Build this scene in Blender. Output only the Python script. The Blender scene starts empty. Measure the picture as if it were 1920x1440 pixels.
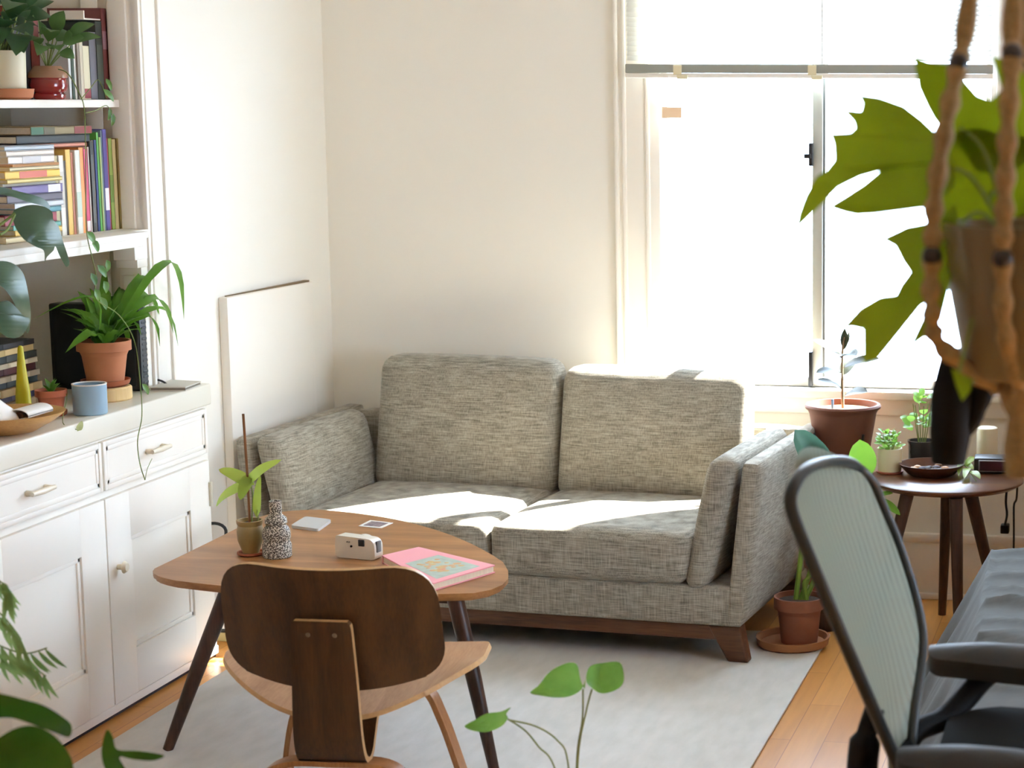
import bpy, bmesh, math, random
from mathutils import Vector, Matrix, Euler
from mathutils.geometry import tessellate_polygon
random.seed(7)
sin, cos, pi = math.sin, math.cos, math.pi
scn = bpy.context.scene
COL = scn.collection

# ---------------------------------------------------------------- camera
F, PX, PY, PITCH, ROLL, YAW, H = 3768.6, 1593.4, 757.8, .1511, -.0043, -.1457, 1.65
Rz = Matrix.Rotation(YAW, 3, 'Z')
_f = Vector((0, cos(PITCH), -sin(PITCH))); _d = Vector((0, -sin(PITCH), -cos(PITCH))); _r = Vector((1, 0, 0))
_r2 = cos(ROLL) * _r + sin(ROLL) * _d; _d2 = -sin(ROLL) * _r + cos(ROLL) * _d
CAM = Vector((0, 0, H))
RI = Rz.inverted()
AXR, AXD, AXF = RI @ _r2, RI @ _d2, RI @ _f
cam_data = bpy.data.cameras.new('camera'); cam = bpy.data.objects.new('camera', cam_data); COL.objects.link(cam)
cam.matrix_world = Matrix(((AXR.x, -AXD.x, -AXF.x, CAM.x), (AXR.y, -AXD.y, -AXF.y, CAM.y), (AXR.z, -AXD.z, -AXF.z, CAM.z), (0, 0, 0, 1)))
cam_data.sensor_width = 36; cam_data.sensor_fit = 'HORIZONTAL'
cam_data.lens = F * 36 / 1920
cam_data.shift_x = (960 - PX) / 1920; cam_data.shift_y = (PY - 720) / 1920
cam_data.clip_start = .05
cam_data.dof.use_dof = True; cam_data.dof.focus_distance = 5.55; cam_data.dof.aperture_fstop = 4.5
scn.camera = cam

def at(px, py, y):
    "point seen at a pixel, at the depth of the plane Y = y"
    d = AXR * ((px - PX) / F) + AXD * ((py - PY) / F) + AXF
    return CAM + d * ((y - CAM.y) / d.y)
def atz(px, py, z):
    d = AXR * ((px - PX) / F) + AXD * ((py - PY) / F) + AXF
    return CAM + d * ((z - CAM.z) / d.z)
def atx(px, py, x):
    d = AXR * ((px - PX) / F) + AXD * ((py - PY) / F) + AXF
    return CAM + d * ((x - CAM.x) / d.x)

# ---------------------------------------------------------------- sky, sun, exposure
scn.view_settings.view_transform = 'Standard'; scn.view_settings.look = 'None'
scn.view_settings.gamma = 1; scn.view_settings.use_curve_mapping = False
scn.view_settings.exposure = 0.0
world = bpy.data.worlds.new('sky'); scn.world = world; world.use_nodes = True
bg = world.node_tree.nodes['Background']; bg.inputs[0].default_value = (.82, 1.03, 1.31, 1); bg.inputs[1].default_value = 16.6
sun_d = bpy.data.lights.new('sun', 'SUN'); sun = bpy.data.objects.new('sun', sun_d); COL.objects.link(sun)
sun_d.energy = 95; sun_d.angle = .012; sun_d.color = (1, 1, .96)
sun.rotation_euler = Vector((-.72, -.64, -1.0)).to_track_quat('-Z', 'Y').to_euler()
sun.location = (2, 9, 4)
scn.cycles.use_denoising = True
scn.cycles.max_bounces = 16; scn.cycles.diffuse_bounces = 10; scn.cycles.transparent_max_bounces = 24
scn.cycles.sample_clamp_indirect = 8

# ---------------------------------------------------------------- materials
def lin(c):
    return tuple(((v / 255) / 12.92 if v / 255 <= .04045 else ((v / 255 + .055) / 1.055) ** 2.4) for v in c[:3]) + (1,)
_mats = {}
def mat(name, rgb, rough=.5, var=.0, scale=20, metal=0, bump=0, spec=.5, stretch=(1, 1, 1), rgb2=None, sheen=0, coat=0):
    if name in _mats: return _mats[name]
    m = bpy.data.materials.new(name); m.use_nodes = True; nt = m.node_tree; p = nt.nodes['Principled BSDF']
    c = lin(rgb)
    p.inputs['Roughness'].default_value = rough; p.inputs['Metallic'].default_value = metal
    p.inputs['Specular IOR Level'].default_value = spec
    if coat: p.inputs['Coat Weight'].default_value = coat; p.inputs['Coat Roughness'].default_value = .1
    p.inputs['Base Color'].default_value = c
    if var or bump or rgb2:
        tc = nt.nodes.new('ShaderNodeTexCoord'); mp = nt.nodes.new('ShaderNodeMapping'); mp.inputs['Scale'].default_value = stretch
        no = nt.nodes.new('ShaderNodeTexNoise'); no.inputs['Scale'].default_value = scale; no.inputs['Detail'].default_value = 5
        nt.links.new(tc.outputs['Object'], mp.inputs[0]); nt.links.new(mp.outputs[0], no.inputs['Vector'])
        if var or rgb2:
            cr = nt.nodes.new('ShaderNodeValToRGB'); a, b = cr.color_ramp.elements
            a.position, b.position = .3, .7
            c2 = lin(rgb2) if rgb2 else tuple(min(1, v * (1 + var)) for v in c[:3]) + (1,)
            a.color = tuple(v * (1 - var) for v in c[:3]) + (1,); b.color = c2
            nt.links.new(no.outputs[0], cr.inputs[0]); nt.links.new(cr.outputs[0], p.inputs['Base Color'])
        if bump:
            bn = nt.nodes.new('ShaderNodeBump'); bn.inputs['Strength'].default_value = bump; bn.inputs['Distance'].default_value = .003
            nt.links.new(no.outputs[0], bn.inputs['Height']); nt.links.new(bn.outputs[0], p.inputs['Normal'])
    _mats[name] = m; return m
def wood(name, c1, c2, axis=0, scale=6, rough=.4, fine=60, spec=.3):
    "straight grain along one object axis"
    if name in _mats: return _mats[name]
    m = bpy.data.materials.new(name); m.use_nodes = True; nt = m.node_tree; p = nt.nodes['Principled BSDF']
    tc = nt.nodes.new('ShaderNodeTexCoord'); mp = nt.nodes.new('ShaderNodeMapping')
    s = [1, 1, 1]; s[axis] = .07; mp.inputs['Scale'].default_value = s
    n1 = nt.nodes.new('ShaderNodeTexNoise'); n1.inputs['Scale'].default_value = scale * 3; n1.inputs['Detail'].default_value = 6; n1.inputs['Distortion'].default_value = .6
    n2 = nt.nodes.new('ShaderNodeTexNoise'); n2.inputs['Scale'].default_value = fine * 4; n2.inputs['Detail'].default_value = 2
    mx = nt.nodes.new('ShaderNodeMath'); mx.operation = 'MULTIPLY_ADD'; mx.inputs[1].default_value = .3
    sb = nt.nodes.new('ShaderNodeMath'); sb.operation = 'MULTIPLY'; sb.inputs[1].default_value = .75
    cr = nt.nodes.new('ShaderNodeValToRGB'); a, b = cr.color_ramp.elements; a.position, b.position = .36, .68; a.color, b.color = lin(c1), lin(c2)
    for n in (n1, n2): nt.links.new(mp.outputs[0], n.inputs['Vector'])
    nt.links.new(tc.outputs['Object'], mp.inputs[0]); nt.links.new(n1.outputs[0], sb.inputs[0])
    nt.links.new(n2.outputs[0], mx.inputs[0]); nt.links.new(sb.outputs[0], mx.inputs[2]); nt.links.new(mx.outputs[0], cr.inputs[0])
    nt.links.new(cr.outputs[0], p.inputs['Base Color']); p.inputs['Roughness'].default_value = rough; p.inputs['Specular IOR Level'].default_value = spec
    _mats[name] = m; return m
def leafmat(name, rgb, rgb2, trans=.35, rough=.38, scale=9):
    if name in _mats: return _mats[name]
    m = mat(name, rgb, rough, scale=scale, rgb2=rgb2, spec=.4); nt = m.node_tree; p = nt.nodes['Principled BSDF']; out = nt.nodes['Material Output']
    tr = nt.nodes.new('ShaderNodeBsdfTranslucent'); tr.inputs[0].default_value = lin(rgb2)
    mx = nt.nodes.new('ShaderNodeMixShader'); mx.inputs[0].default_value = trans
    nt.links.new(p.outputs[0], mx.inputs[1]); nt.links.new(tr.outputs[0], mx.inputs[2]); nt.links.new(mx.outputs[0], out.inputs[0])
    return m
def fabric(name, dark, light):
    if name in _mats: return _mats[name]
    m = bpy.data.materials.new(name); m.use_nodes = True; nt = m.node_tree; p = nt.nodes['Principled BSDF']
    tc = nt.nodes.new('ShaderNodeTexCoord'); L = nt.links.new
    def noise(st, sc, det):
        mp = nt.nodes.new('ShaderNodeMapping'); mp.inputs['Scale'].default_value = st
        n = nt.nodes.new('ShaderNodeTexNoise'); n.inputs['Scale'].default_value = sc; n.inputs['Detail'].default_value = det
        L(tc.outputs['Object'], mp.inputs[0]); L(mp.outputs[0], n.inputs['Vector']); return n.outputs[0]
    a = noise((.06, .06, 1), 330, 3); b = noise((1, 1, .06), 380, 3); c = noise((.5, .5, .9), 26, 4)
    m1 = nt.nodes.new('ShaderNodeMath'); m1.operation = 'ADD'; m2 = nt.nodes.new('ShaderNodeMath'); m2.operation = 'MULTIPLY_ADD'; m2.inputs[1].default_value = .22
    m0 = nt.nodes.new('ShaderNodeMath'); m0.operation = 'MULTIPLY_ADD'; m0.inputs[1].default_value = .7; m0.inputs[2].default_value = 0
    L(b, m0.inputs[0]); L(a, m1.inputs[0]); L(m0.outputs[0], m1.inputs[1]); L(c, m2.inputs[0]); L(m1.outputs[0], m2.inputs[2])
    cr = nt.nodes.new('ShaderNodeValToRGB'); e0, e1 = cr.color_ramp.elements; e0.position, e1.position = .36, .66
    dv = nt.nodes.new('ShaderNodeMath'); dv.operation = 'DIVIDE'; dv.inputs[1].default_value = 1.92
    L(m2.outputs[0], dv.inputs[0]); L(dv.outputs[0], cr.inputs[0]); e0.color, e1.color = lin(dark), lin(light)
    L(cr.outputs[0], p.inputs['Base Color']); p.inputs['Roughness'].default_value = .9; p.inputs['Specular IOR Level'].default_value = .15
    p.inputs['Sheen Weight'].default_value = .15
    bn = nt.nodes.new('ShaderNodeBump'); bn.inputs['Strength'].default_value = .35; bn.inputs['Distance'].default_value = .002
    L(dv.outputs[0], bn.inputs['Height']); L(bn.outputs[0], p.inputs['Normal'])
    _mats[name] = m; return m
def speckle(name, base, dots, scale=320, thr=.52):
    if name in _mats: return _mats[name]
    m = mat(name, base, .55, var=.01, scale=scale); cr = [n for n in m.node_tree.nodes if n.type == 'VALTORGB'][0]
    cr.color_ramp.interpolation = 'CONSTANT'; a, b = cr.color_ramp.elements; a.position = 0; b.position = thr; a.color, b.color = lin(dots), lin(base)
    return m
def glassmat(name, tint=(1, 1, 1), gloss=.06):
    if name in _mats: return _mats[name]
    m = bpy.data.materials.new(name); m.use_nodes = True; nt = m.node_tree; nt.nodes.remove(nt.nodes['Principled BSDF'])
    t = nt.nodes.new('ShaderNodeBsdfTransparent'); t.inputs[0].default_value = (*tint, 1)
    g = nt.nodes.new('ShaderNodeBsdfGlossy'); g.inputs['Roughness'].default_value = .02
    mx = nt.nodes.new('ShaderNodeMixShader'); mx.inputs[0].default_value = gloss
    nt.links.new(t.outputs[0], mx.inputs[1]); nt.links.new(g.outputs[0], mx.inputs[2]); nt.links.new(mx.outputs[0], nt.nodes['Material Output'].inputs[0])
    _mats[name] = m; return m

WHITE = mat('white_paint', (242, 239, 231), .45, var=.015, scale=3)
WALL = mat('wall_paint', (239, 237, 229), .8, var=.012, scale=2)
FABRIC = fabric('heather_fabric', (102, 96, 84), (177, 170, 154))
WALNUT = wood('walnut_rail', (62, 38, 24), (112, 74, 50), 0, 5)
DARKWOOD = wood('dark_walnut_leg', (40, 25, 18), (82, 54, 40), 2, 6)
TABLEWOOD = wood('walnut_tabletop', (126, 84, 48), (174, 124, 76), 0, 4, .38, spec=.3)
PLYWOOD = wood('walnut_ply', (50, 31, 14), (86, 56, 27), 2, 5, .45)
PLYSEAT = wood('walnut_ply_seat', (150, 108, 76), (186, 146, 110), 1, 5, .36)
PLYLEG = wood('walnut_ply_leg', (128, 82, 46), (176, 124, 78), 2, 5, .38)
PLYEDGE = mat('ply_edge', (190, 150, 100), .5, var=.1, scale=80)
TERRA = mat('terracotta', (178, 114, 78), .85, var=.1, scale=14)
TERRA_D = mat('terracotta_dark', (150, 82, 52), .85, var=.12, scale=14)
SOIL = mat('soil', (58, 44, 34), .95, var=.35, scale=90, bump=.8)
BLACK = mat('black_plastic', (22, 22, 24), .4)
BLACKM = mat('black_matte', (13, 13, 14), .7, spec=.12)
GREYMETAL = mat('grey_metal', (150, 150, 142), .35, metal=.6)
CREAM = mat('cream_ceramic', (224, 214, 180), .35)
PAPER = mat('paper', (238, 236, 230), .8)
PAGES = mat('page_block', (226, 214, 190), .9, var=.06, scale=150, stretch=(1, 1, .05))
GREEN = leafmat('leaf_green', (58, 96, 34), (104, 150, 54), .3)
GREEN_D = leafmat('leaf_dark', (30, 58, 30), (62, 96, 58), .2)
GREEN_Y = leafmat('leaf_yellow_green', (92, 128, 22), (158, 182, 44), .5)
GREEN_L = leafmat('leaf_lime', (120, 148, 48), (172, 190, 86), .45)
GREEN_F = leafmat('leaf_fern', (62, 110, 34), (116, 168, 58), .35)
STEM = mat('stem_green', (110, 128, 62), .6)

# ---------------------------------------------------------------- geometry helpers
def BM(): return bmesh.new()
def box(bm, lo, hi, bev=0, seg=2):
    lo, hi = Vector(lo), Vector(hi); c, s = (lo + hi) / 2, hi - lo
    r = bmesh.ops.create_cube(bm, size=1, matrix=Matrix.Translation(c) @ Matrix.Diagonal((s.x, s.y, s.z, 1)))
    if bev:
        es = list({e for v in r['verts'] for e in v.link_edges})
        bmesh.ops.bevel(bm, geom=es, offset=bev, segments=seg, profile=.5, affect='EDGES')
def hexa(bm, pts, bev=0, seg=2):
    "8 corners: bottom ring of 4, then top ring of 4"
    v = [bm.verts.new(p) for p in pts]
    fs = [bm.faces.new([v[i] for i in f]) for f in ((3, 2, 1, 0), (4, 5, 6, 7), (0, 1, 5, 4), (1, 2, 6, 5), (2, 3, 7, 6), (3, 0, 4, 7))]
    if bev: bmesh.ops.bevel(bm, geom=list({e for f in fs for e in f.edges}), offset=bev, segments=seg, profile=.5, affect='EDGES')
def tube(bm, pts, r, n=8, flat=None):
    pts = [Vector(p) for p in pts]; k = len(pts); rr = r if isinstance(r, (list, tuple)) else [r] * k
    t0 = (pts[1] - pts[0]).normalized(); up = Vector((0, 0, 1)) if abs(t0.z) < .9 else Vector((1, 0, 0))
    a = t0.cross(up).normalized(); rings = []
    for i, p in enumerate(pts):
        t = (pts[min(i + 1, k - 1)] - pts[max(i - 1, 0)]).normalized()
        a = (a - t * a.dot(t)).normalized(); b = t.cross(a)
        rings.append([bm.verts.new(p + (a * cos(2 * pi * j / n) + b * sin(2 * pi * j / n) * (flat or 1)) * rr[i]) for j in range(n)])
    for q in range(k - 1):
        for j in range(n): bm.faces.new((rings[q][j], rings[q][(j + 1) % n], rings[q + 1][(j + 1) % n], rings[q + 1][j]))
    bm.faces.new(rings[0][::-1]); bm.faces.new(rings[-1])
def smooth_path(pts, per=6):
    pts = [Vector(p) for p in pts]; out = []
    for i in range(len(pts) - 1):
        p0, p1, p2, p3 = pts[max(i - 1, 0)], pts[i], pts[i + 1], pts[min(i + 2, len(pts) - 1)]
        for j in range(per):
            t = j / per
            out.append(.5 * ((2 * p1) + (p2 - p0) * t + (2 * p0 - 5 * p1 + 4 * p2 - p3) * t * t + (3 * p1 - p0 - 3 * p2 + p3) * t ** 3))
    return out + [pts[-1]]
def lathe(bm, prof, c=(0, 0, 0), n=32):
    c = Vector(c); rings = []
    for r, z in prof:
        if r < 1e-6: rings.append([bm.verts.new(c + Vector((0, 0, z)))])
        else: rings.append([bm.verts.new(c + Vector((r * cos(2 * pi * j / n), r * sin(2 * pi * j / n), z))) for j in range(n)])
    for A, B in zip(rings, rings[1:]):
        if len(A) == 1 and len(B) == 1: continue
        for j in range(n):
            k = (j + 1) % n
            if len(A) == 1: bm.faces.new((A[0], B[k], B[j]))
            elif len(B) == 1: bm.faces.new((A[j], A[k], B[0]))
            else: bm.faces.new((A[j], A[k], B[k], B[j]))
def rounded(corners, radii, seg=8):
    "2D polygon with its corners rounded"
    out = []; n = len(corners)
    for i in range(n):
        p0, p, p1 = Vector(corners[i - 1]), Vector(corners[i]), Vector(corners[(i + 1) % n]); r = radii[i] if isinstance(radii, (list, tuple)) else radii
        a = p + (p0 - p).normalized() * r; b = p + (p1 - p).normalized() * r
        for j in range(seg + 1):
            t = j / seg; out.append((1 - t) ** 2 * a + 2 * t * (1 - t) * p + t * t * b)
    return out
def plate(bm, outline, fn, th, rings=6, nfn=None):
    "a bent slab: outline scaled to rings, fn maps (x,y)->3D, th = thickness along nfn"
    c = sum((Vector(p) for p in outline), Vector((0, 0))) / len(outline); n = len(outline); L = []
    for side in (0, 1):
        rg = []
        for k in range(rings):
            f = 1 - k / rings; row = []
            for p in outline:
                q = c + (Vector(p) - c) * f; P = Vector(fn(q.x, q.y)); N = Vector(nfn(q.x, q.y)) if nfn else Vector((0, 0, 1))
                row.append(bm.verts.new(P - N * th * side))
            rg.append(row)
        P = Vector(fn(c.x, c.y)); N = Vector(nfn(c.x, c.y)) if nfn else Vector((0, 0, 1))
        cv = bm.verts.new(P - N * th * side)
        for A, B in zip(rg, rg[1:]):
            for j in range(n):
                q = (A[j], A[(j + 1) % n], B[(j + 1) % n], B[j]); bm.faces.new(q if side == 0 else q[::-1])
        for j in range(n):
            q = (rg[-1][j], rg[-1][(j + 1) % n], cv); bm.faces.new(q if side == 0 else q[::-1])
        L.append(rg[0])
    for j in range(n): bm.faces.new((L[0][j], L[1][j], L[1][(j + 1) % n], L[0][(j + 1) % n]))
def cushion(bm, pts, r, puff=(0, 0, 0), n=14):
    "rounded, puffed box mapped to 8 corners (bottom ring then top ring, order x0y0 x1y0 x1y1 x0y1)"
    pts = [Vector(p) for p in pts]
    dims = [(pts[1] - pts[0]).length, (pts[3] - pts[0]).length, (pts[4] - pts[0]).length]
    rr = [min(.95, 2 * r / d) for d in dims]
    tmp = bmesh.new(); bmesh.ops.create_cube(tmp, size=2)
    bmesh.ops.subdivide_edges(tmp, edges=tmp.edges[:], cuts=n, use_grid_fill=True)
    vm = {}
    for v in tmp.verts:
        p = v.co.copy()
        for i in range(3):  # crowd the divisions to the edges
            p[i] = math.copysign(abs(p[i]) ** .75, p[i]) if p[i] else 0
        inner = Vector([max(-(1 - rr[i]), min(1 - rr[i], p[i])) for i in range(3)])
        d = Vector([(p[i] - inner[i]) / rr[i] for i in range(3)])
        if d.length > 1e-6: d = d.normalized()
        q = Vector([inner[i] + d[i] * rr[i] for i in range(3)])
        f = [1 - q[i] ** 2 for i in range(3)]
        g = q.copy()
        for i in range(3):
            j, k = [a for a in range(3) if a != i]
            g[i] += q[i] * puff[i] * max(0, f[j]) ** .6 * max(0, f[k]) ** .6 * 2 / dims[i]
        x, y, z = (g + Vector((1, 1, 1))) / 2
        b = pts[0] * (1 - x) * (1 - y) + pts[1] * x * (1 - y) + pts[2] * x * y + pts[3] * (1 - x) * y
        t = pts[4] * (1 - x) * (1 - y) + pts[5] * x * (1 - y) + pts[6] * x * y + pts[7] * (1 - x) * y
        vm[v] = bm.verts.new(b * (1 - z) + t * z)
    for fc in tmp.faces: bm.faces.new([vm[v] for v in fc.verts])
    tmp.free()
def leaf(bm, base, tip, w, nrm=(0, 0, 1), sag=.15, shape='lance', fold=.25, n=9, wave=0):
    "one curved leaf blade from base to tip"
    base, tip = Vector(base), Vector(tip); ax = tip - base; ln = ax.length; nrm = Vector(nrm)
    side = ax.cross(nrm)
    if side.length < 1e-5: side = ax.cross(Vector((1, 0, .3)))
    side.normalize(); up = side.cross(ax).normalized(); rows = []
    for i in range(n + 1):
        t = i / n
        if shape == 'lance': wd = sin(pi * min(1, t * .98 + .02)) ** .8 * (1 - .25 * t)
        elif shape == 'heart': wd = (1 - (2 * t ** .62 - 1) ** 2) ** .5 if t > 0 else 0; wd = max(wd, .0) * (1.05 - .3 * t)
        elif shape == 'oval': wd = sin(pi * t) ** .55
        else: wd = (1 - t) ** .6 * min(1, t * 12)
        c = base + ax * t + up * (sag * ln * sin(pi * t))
        wd *= w / 2; row = []
        for s in (-1, -.5, 0, .5, 1):
            q = c + side * (s * wd) + up * (abs(s) * wd * fold + (wave * wd * sin(t * 25 + s) if abs(s) > .7 else 0))
            if shape == 'heart' and t < .2 and abs(s) > .4: q -= ax * (.16 * abs(s) * (1 - t / .2))
            row.append(bm.verts.new(q))
        rows.append(row)
    for A, B in zip(rows, rows[1:]):
        for j in range(4): bm.faces.new((A[j], A[j + 1], B[j + 1], B[j]))
def closed_curve(pts, per):
    P = [Vector((p[0], p[1])) for p in pts]; n = len(P); out = []
    for i in range(n):
        p0, p1, p2, p3 = P[i - 1], P[i], P[(i + 1) % n], P[(i + 2) % n]
        for j in range(per):
            t = j / per; out.append(.5 * ((2 * p1) + (p2 - p0) * t + (2 * p0 - 5 * p1 + 4 * p2 - p3) * t * t + (3 * p1 - p0 - 3 * p2 + p3) * t ** 3))
    return out
def sheet(bm, outline, fn, cuts=2, soft=4):
    "a leaf with any outline: 2D points triangulated, refined and bent by fn(x,y)->3D"
    if soft: outline = closed_curve(outline, soft)
    tmp = bmesh.new(); vs = [tmp.verts.new((p[0], p[1], 0)) for p in outline]
    for tri in tessellate_polygon([[Vector((p[0], p[1], 0)) for p in outline]]):
        try: tmp.faces.new([vs[i] for i in tri])
        except ValueError: pass
    bmesh.ops.subdivide_edges(tmp, edges=tmp.edges[:], cuts=cuts, use_grid_fill=True)
    vm = {v: bm.verts.new(fn(v.co.x, v.co.y)) for v in tmp.verts}
    for f in tmp.faces: bm.faces.new([vm[v] for v in f.verts])
    tmp.free()

_root = {}
def thing(name, label, cat, loc, rot=0, group=None):
    o = bpy.data.objects.new(name, None); COL.objects.link(o); o.empty_display_size = .05
    o.location = loc; o.rotation_euler = (0, 0, rot)
    o['label'] = label; o['category'] = cat
    if group: o['group'] = group
    _root[o.name] = Matrix.Translation(Vector(loc)) @ Matrix.Rotation(rot, 4, 'Z')
    return o
def rootm(o):
    while o.parent: o = o.parent
    return _root.get(o.name, Matrix())
def mesh(name, bm, m, parent=None, local=False, smooth=True, label=None, kind=None, angle=40):
    bmesh.ops.recalc_face_normals(bm, faces=bm.faces[:])
    if parent and not local: bmesh.ops.transform(bm, matrix=rootm(parent).inverted(), verts=bm.verts[:])
    me = bpy.data.meshes.new(name); bm.to_mesh(me); bm.free()
    for mm in (m if isinstance(m, (list, tuple)) else [m]): me.materials.append(mm)
    if smooth:
        me.shade_smooth(); me.set_sharp_from_angle(angle=math.radians(angle))
    o = bpy.data.objects.new(name, me); COL.objects.link(o)
    if parent: o.parent = parent
    if label: o['label'] = label
    if kind: o['kind'] = kind
    return o
def single(name, label, cat, loc, bm, m, rot=0, group=None, smooth=True, local=True, angle=40):
    "a thing that is one mesh, origin at its base"
    if not local: bmesh.ops.transform(bm, matrix=(Matrix.Translation(Vector(loc)) @ Matrix.Rotation(rot, 4, 'Z')).inverted(), verts=bm.verts[:])
    o = mesh(name, bm, m, None, True, smooth, angle=angle); o.location = loc; o.rotation_euler = (0, 0, rot)
    _root[o.name] = Matrix.Translation(Vector(loc)) @ Matrix.Rotation(rot, 4, 'Z')
    o['label'] = label; o['category'] = cat
    if group: o['group'] = group
    return o
def struct(name, bm, m, smooth=False): return mesh(name, bm, m, None, True, smooth, kind='structure')

# ================================================================ ROOM
YB = 6.52; XW = -2.82; XCOR = -2.752; ZC = 2.62; JY = 5.355; NB = -3.20; NY0 = 3.2; XR = 1.7; YF = -1.2
CT = .82  # worktop height
# floor: wooden strips
fm = bpy.data.materials.new('wood_floor'); fm.use_nodes = True; nt = fm.node_tree; p = nt.nodes['Principled BSDF']
tc = nt.nodes.new('ShaderNodeTexCoord'); mp = nt.nodes.new('ShaderNodeMapping'); mp.inputs['Rotation'].default_value = (0, 0, pi / 2)
br = nt.nodes.new('ShaderNodeTexBrick'); br.inputs['Scale'].default_value = 1; br.inputs['Brick Width'].default_value = .62; br.inputs['Row Height'].default_value = .088
br.inputs['Mortar Size'].default_value = .0012; br.inputs['Bias'].default_value = 0
br.inputs['Color1'].default_value = lin((200, 136, 62)); br.inputs['Color2'].default_value = lin((220, 158, 82)); br.inputs['Mortar'].default_value = lin((168, 108, 54))
mp2 = nt.nodes.new('ShaderNodeMapping'); mp2.inputs['Scale'].default_value = (1, .08, 1); n1 = nt.nodes.new('ShaderNodeTexNoise'); n1.inputs['Scale'].default_value = 42; n1.inputs['Detail'].default_value = 5
mx = nt.nodes.new('ShaderNodeMix'); mx.data_type = 'RGBA'; mx.blend_type = 'MULTIPLY'; mx.inputs[0].default_value = .35
nt.links.new(tc.outputs['Object'], mp.inputs[0]); nt.links.new(mp.outputs[0], br.inputs[0]); nt.links.new(tc.outputs['Object'], mp2.inputs[0]); nt.links.new(mp2.outputs[0], n1.inputs[0])
nt.links.new(br.outputs[0], mx.inputs[6]); nt.links.new(n1.outputs[0], mx.inputs[7]); nt.links.new(mx.outputs[2], p.inputs['Base Color']); p.inputs['Roughness'].default_value = .32
b = BM(); box(b, (NB - .1, YF, -.08), (XR, YB + .3, 0)); struct('floor', b, fm)
b = BM(); box(b, (NB - .1, YF, ZC), (XR, YB + .3, ZC + .1)); struct('ceiling', b, WALL)
# left wall: slightly askew between niche and corner, with the niche cut in
b = BM()
hexa(b, [(XW, JY, 0), (XCOR, YB, 0), (NB - .1, YB, 0), (NB - .1, JY, 0), (XW, JY, ZC), (XCOR, YB, ZC), (NB - .1, YB, ZC), (NB - .1, JY, ZC)])
box(b, (NB - .1, NY0, 2.32), (XW, JY, ZC)); box(b, (NB - .1, NY0, 0), (NB, JY, 2.32)); box(b, (NB - .1, YF, 0), (XW, NY0, ZC))
struct('wall_left', b, WALL)
b = BM(); box(b, (NB + .0005, NY0 + .001, CT + .001), (NB + .004, JY - .001, 2.319)); struct('trim_4', b, mat('niche_greige', (176, 168, 146), .8))  # lining of the niche back, a darker greige than the walls
# back wall with window opening
WX0, WX1, WZ0, WZ1 = -1.60, -.49, .70, 2.34
b = BM()
box(b, (NB - .1, YB, 0), (WX0, YB + .16, ZC)); box(b, (WX1, YB, 0), (XR, YB + .16, ZC)); box(b, (WX0, YB, 0), (WX1, YB + .16, WZ0)); box(b, (WX0, YB, WZ1), (WX1, YB + .16, ZC))
struct('wall_back', b, WALL)
# right wall with an unseen window opening added for fill light, front wall behind the camera
RY0, RY1, RZ0, RZ1 = 3.0, 4.35, .62, 1.75
b = BM()
box(b, (XR, YF, 0), (XR + .15, RY0, ZC)); box(b, (XR, RY1, 0), (XR + .15, YB + .16, ZC)); box(b, (XR, RY0, 0), (XR + .15, RY1, RZ0)); box(b, (XR, RY0, RZ1), (XR + .15, RY1, ZC))
struct('wall_right', b, WALL)
b = BM(); box(b, (NB - .1, YF - .1, 0), (XR + .15, YF, ZC)); struct('wall_front', b, WALL)
# window casing, sill, frame
b = BM()
for x0, x1 in ((-1.742, WX0 + .012), (WX1 - .012, -.365)):
    box(b, (x0, YB - .018, WZ0 - .02), (x1, YB, WZ1 + .12), .004)
    xm = (x0 if x0 < -1 else x1); s = 1 if x0 < -1 else -1
    for k in (0, .026, .105): box(b, (min(xm + s * k, xm + s * (k + .014)), YB - .026, WZ0 - .02), (max(xm + s * k, xm + s * (k + .014)), YB - .01, WZ1 + .12), .004)
box(b, (-1.742, YB - .02, WZ1), (-.365, YB, WZ1 + .12), .004)
struct('trim_1', b, WHITE, True)
b = BM(); box(b, (-1.78, YB - .06, .672), (-.33, YB + .1, .70), .006); box(b, (-1.75, YB - .02, .615), (-.36, YB, .672), .004); struct('trim_2', b, WHITE, True)
b = BM(); yb0 = YB - .018
box(b, (XCOR, yb0, 0), (XR, YB, .205), .004); box(b, (XCOR, yb0 - .006, .19), (XR, YB, .222), .006); box(b, (XCOR, yb0 - .014, 0), (XR, yb0, .022), .006); struct('baseboard_back', b, WHITE, True)
b = BM(); box(b, (XR - .018, YF, 0), (XR, YB - .03, .205), .004); struct('baseboard_right', b, WHITE, True)
wf = BM(); y0, y1 = YB + .012, YB + .062
for lo, hi in (((WX0, WZ0), (WX0 + .03, WZ1)), ((WX1 - .03, WZ0), (WX1, WZ1)), ((WX0, WZ0), (WX1, WZ0 + .03)), ((WX0, WZ1 - .04), (WX1, WZ1))):
    box(wf, (lo[0], y0, lo[1]), (hi[0], y1, hi[1]), .003)
window = struct('window_1', wf, WHITE, True)
b = BM(); box(b, (-1.084, y0 - .012, WZ0 + .02), (-1.050, y1, WZ1 - .03), .002); mesh('mullion', b, mat('aluminium', (190, 194, 186), .4, metal=.3), window, True)
b = BM(); box(b, (-1.050, y0 - .004, WZ0 + .02), (-1.042, y1, WZ1 - .03)); mesh('seal', b, mat('grey_seal', (110, 114, 112), .6), window, True)
GLASS = glassmat('clear_glass')
for x0, x1 in ((WX0 + .03, -1.084), (-1.042, WX1 - .03)):
    b = BM(); box(b, (x0, y0 + .02, WZ0 + .03), (x1, y0 + .026, WZ1 - .04)); mesh('pane', b, GLASS, window, True)
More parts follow.
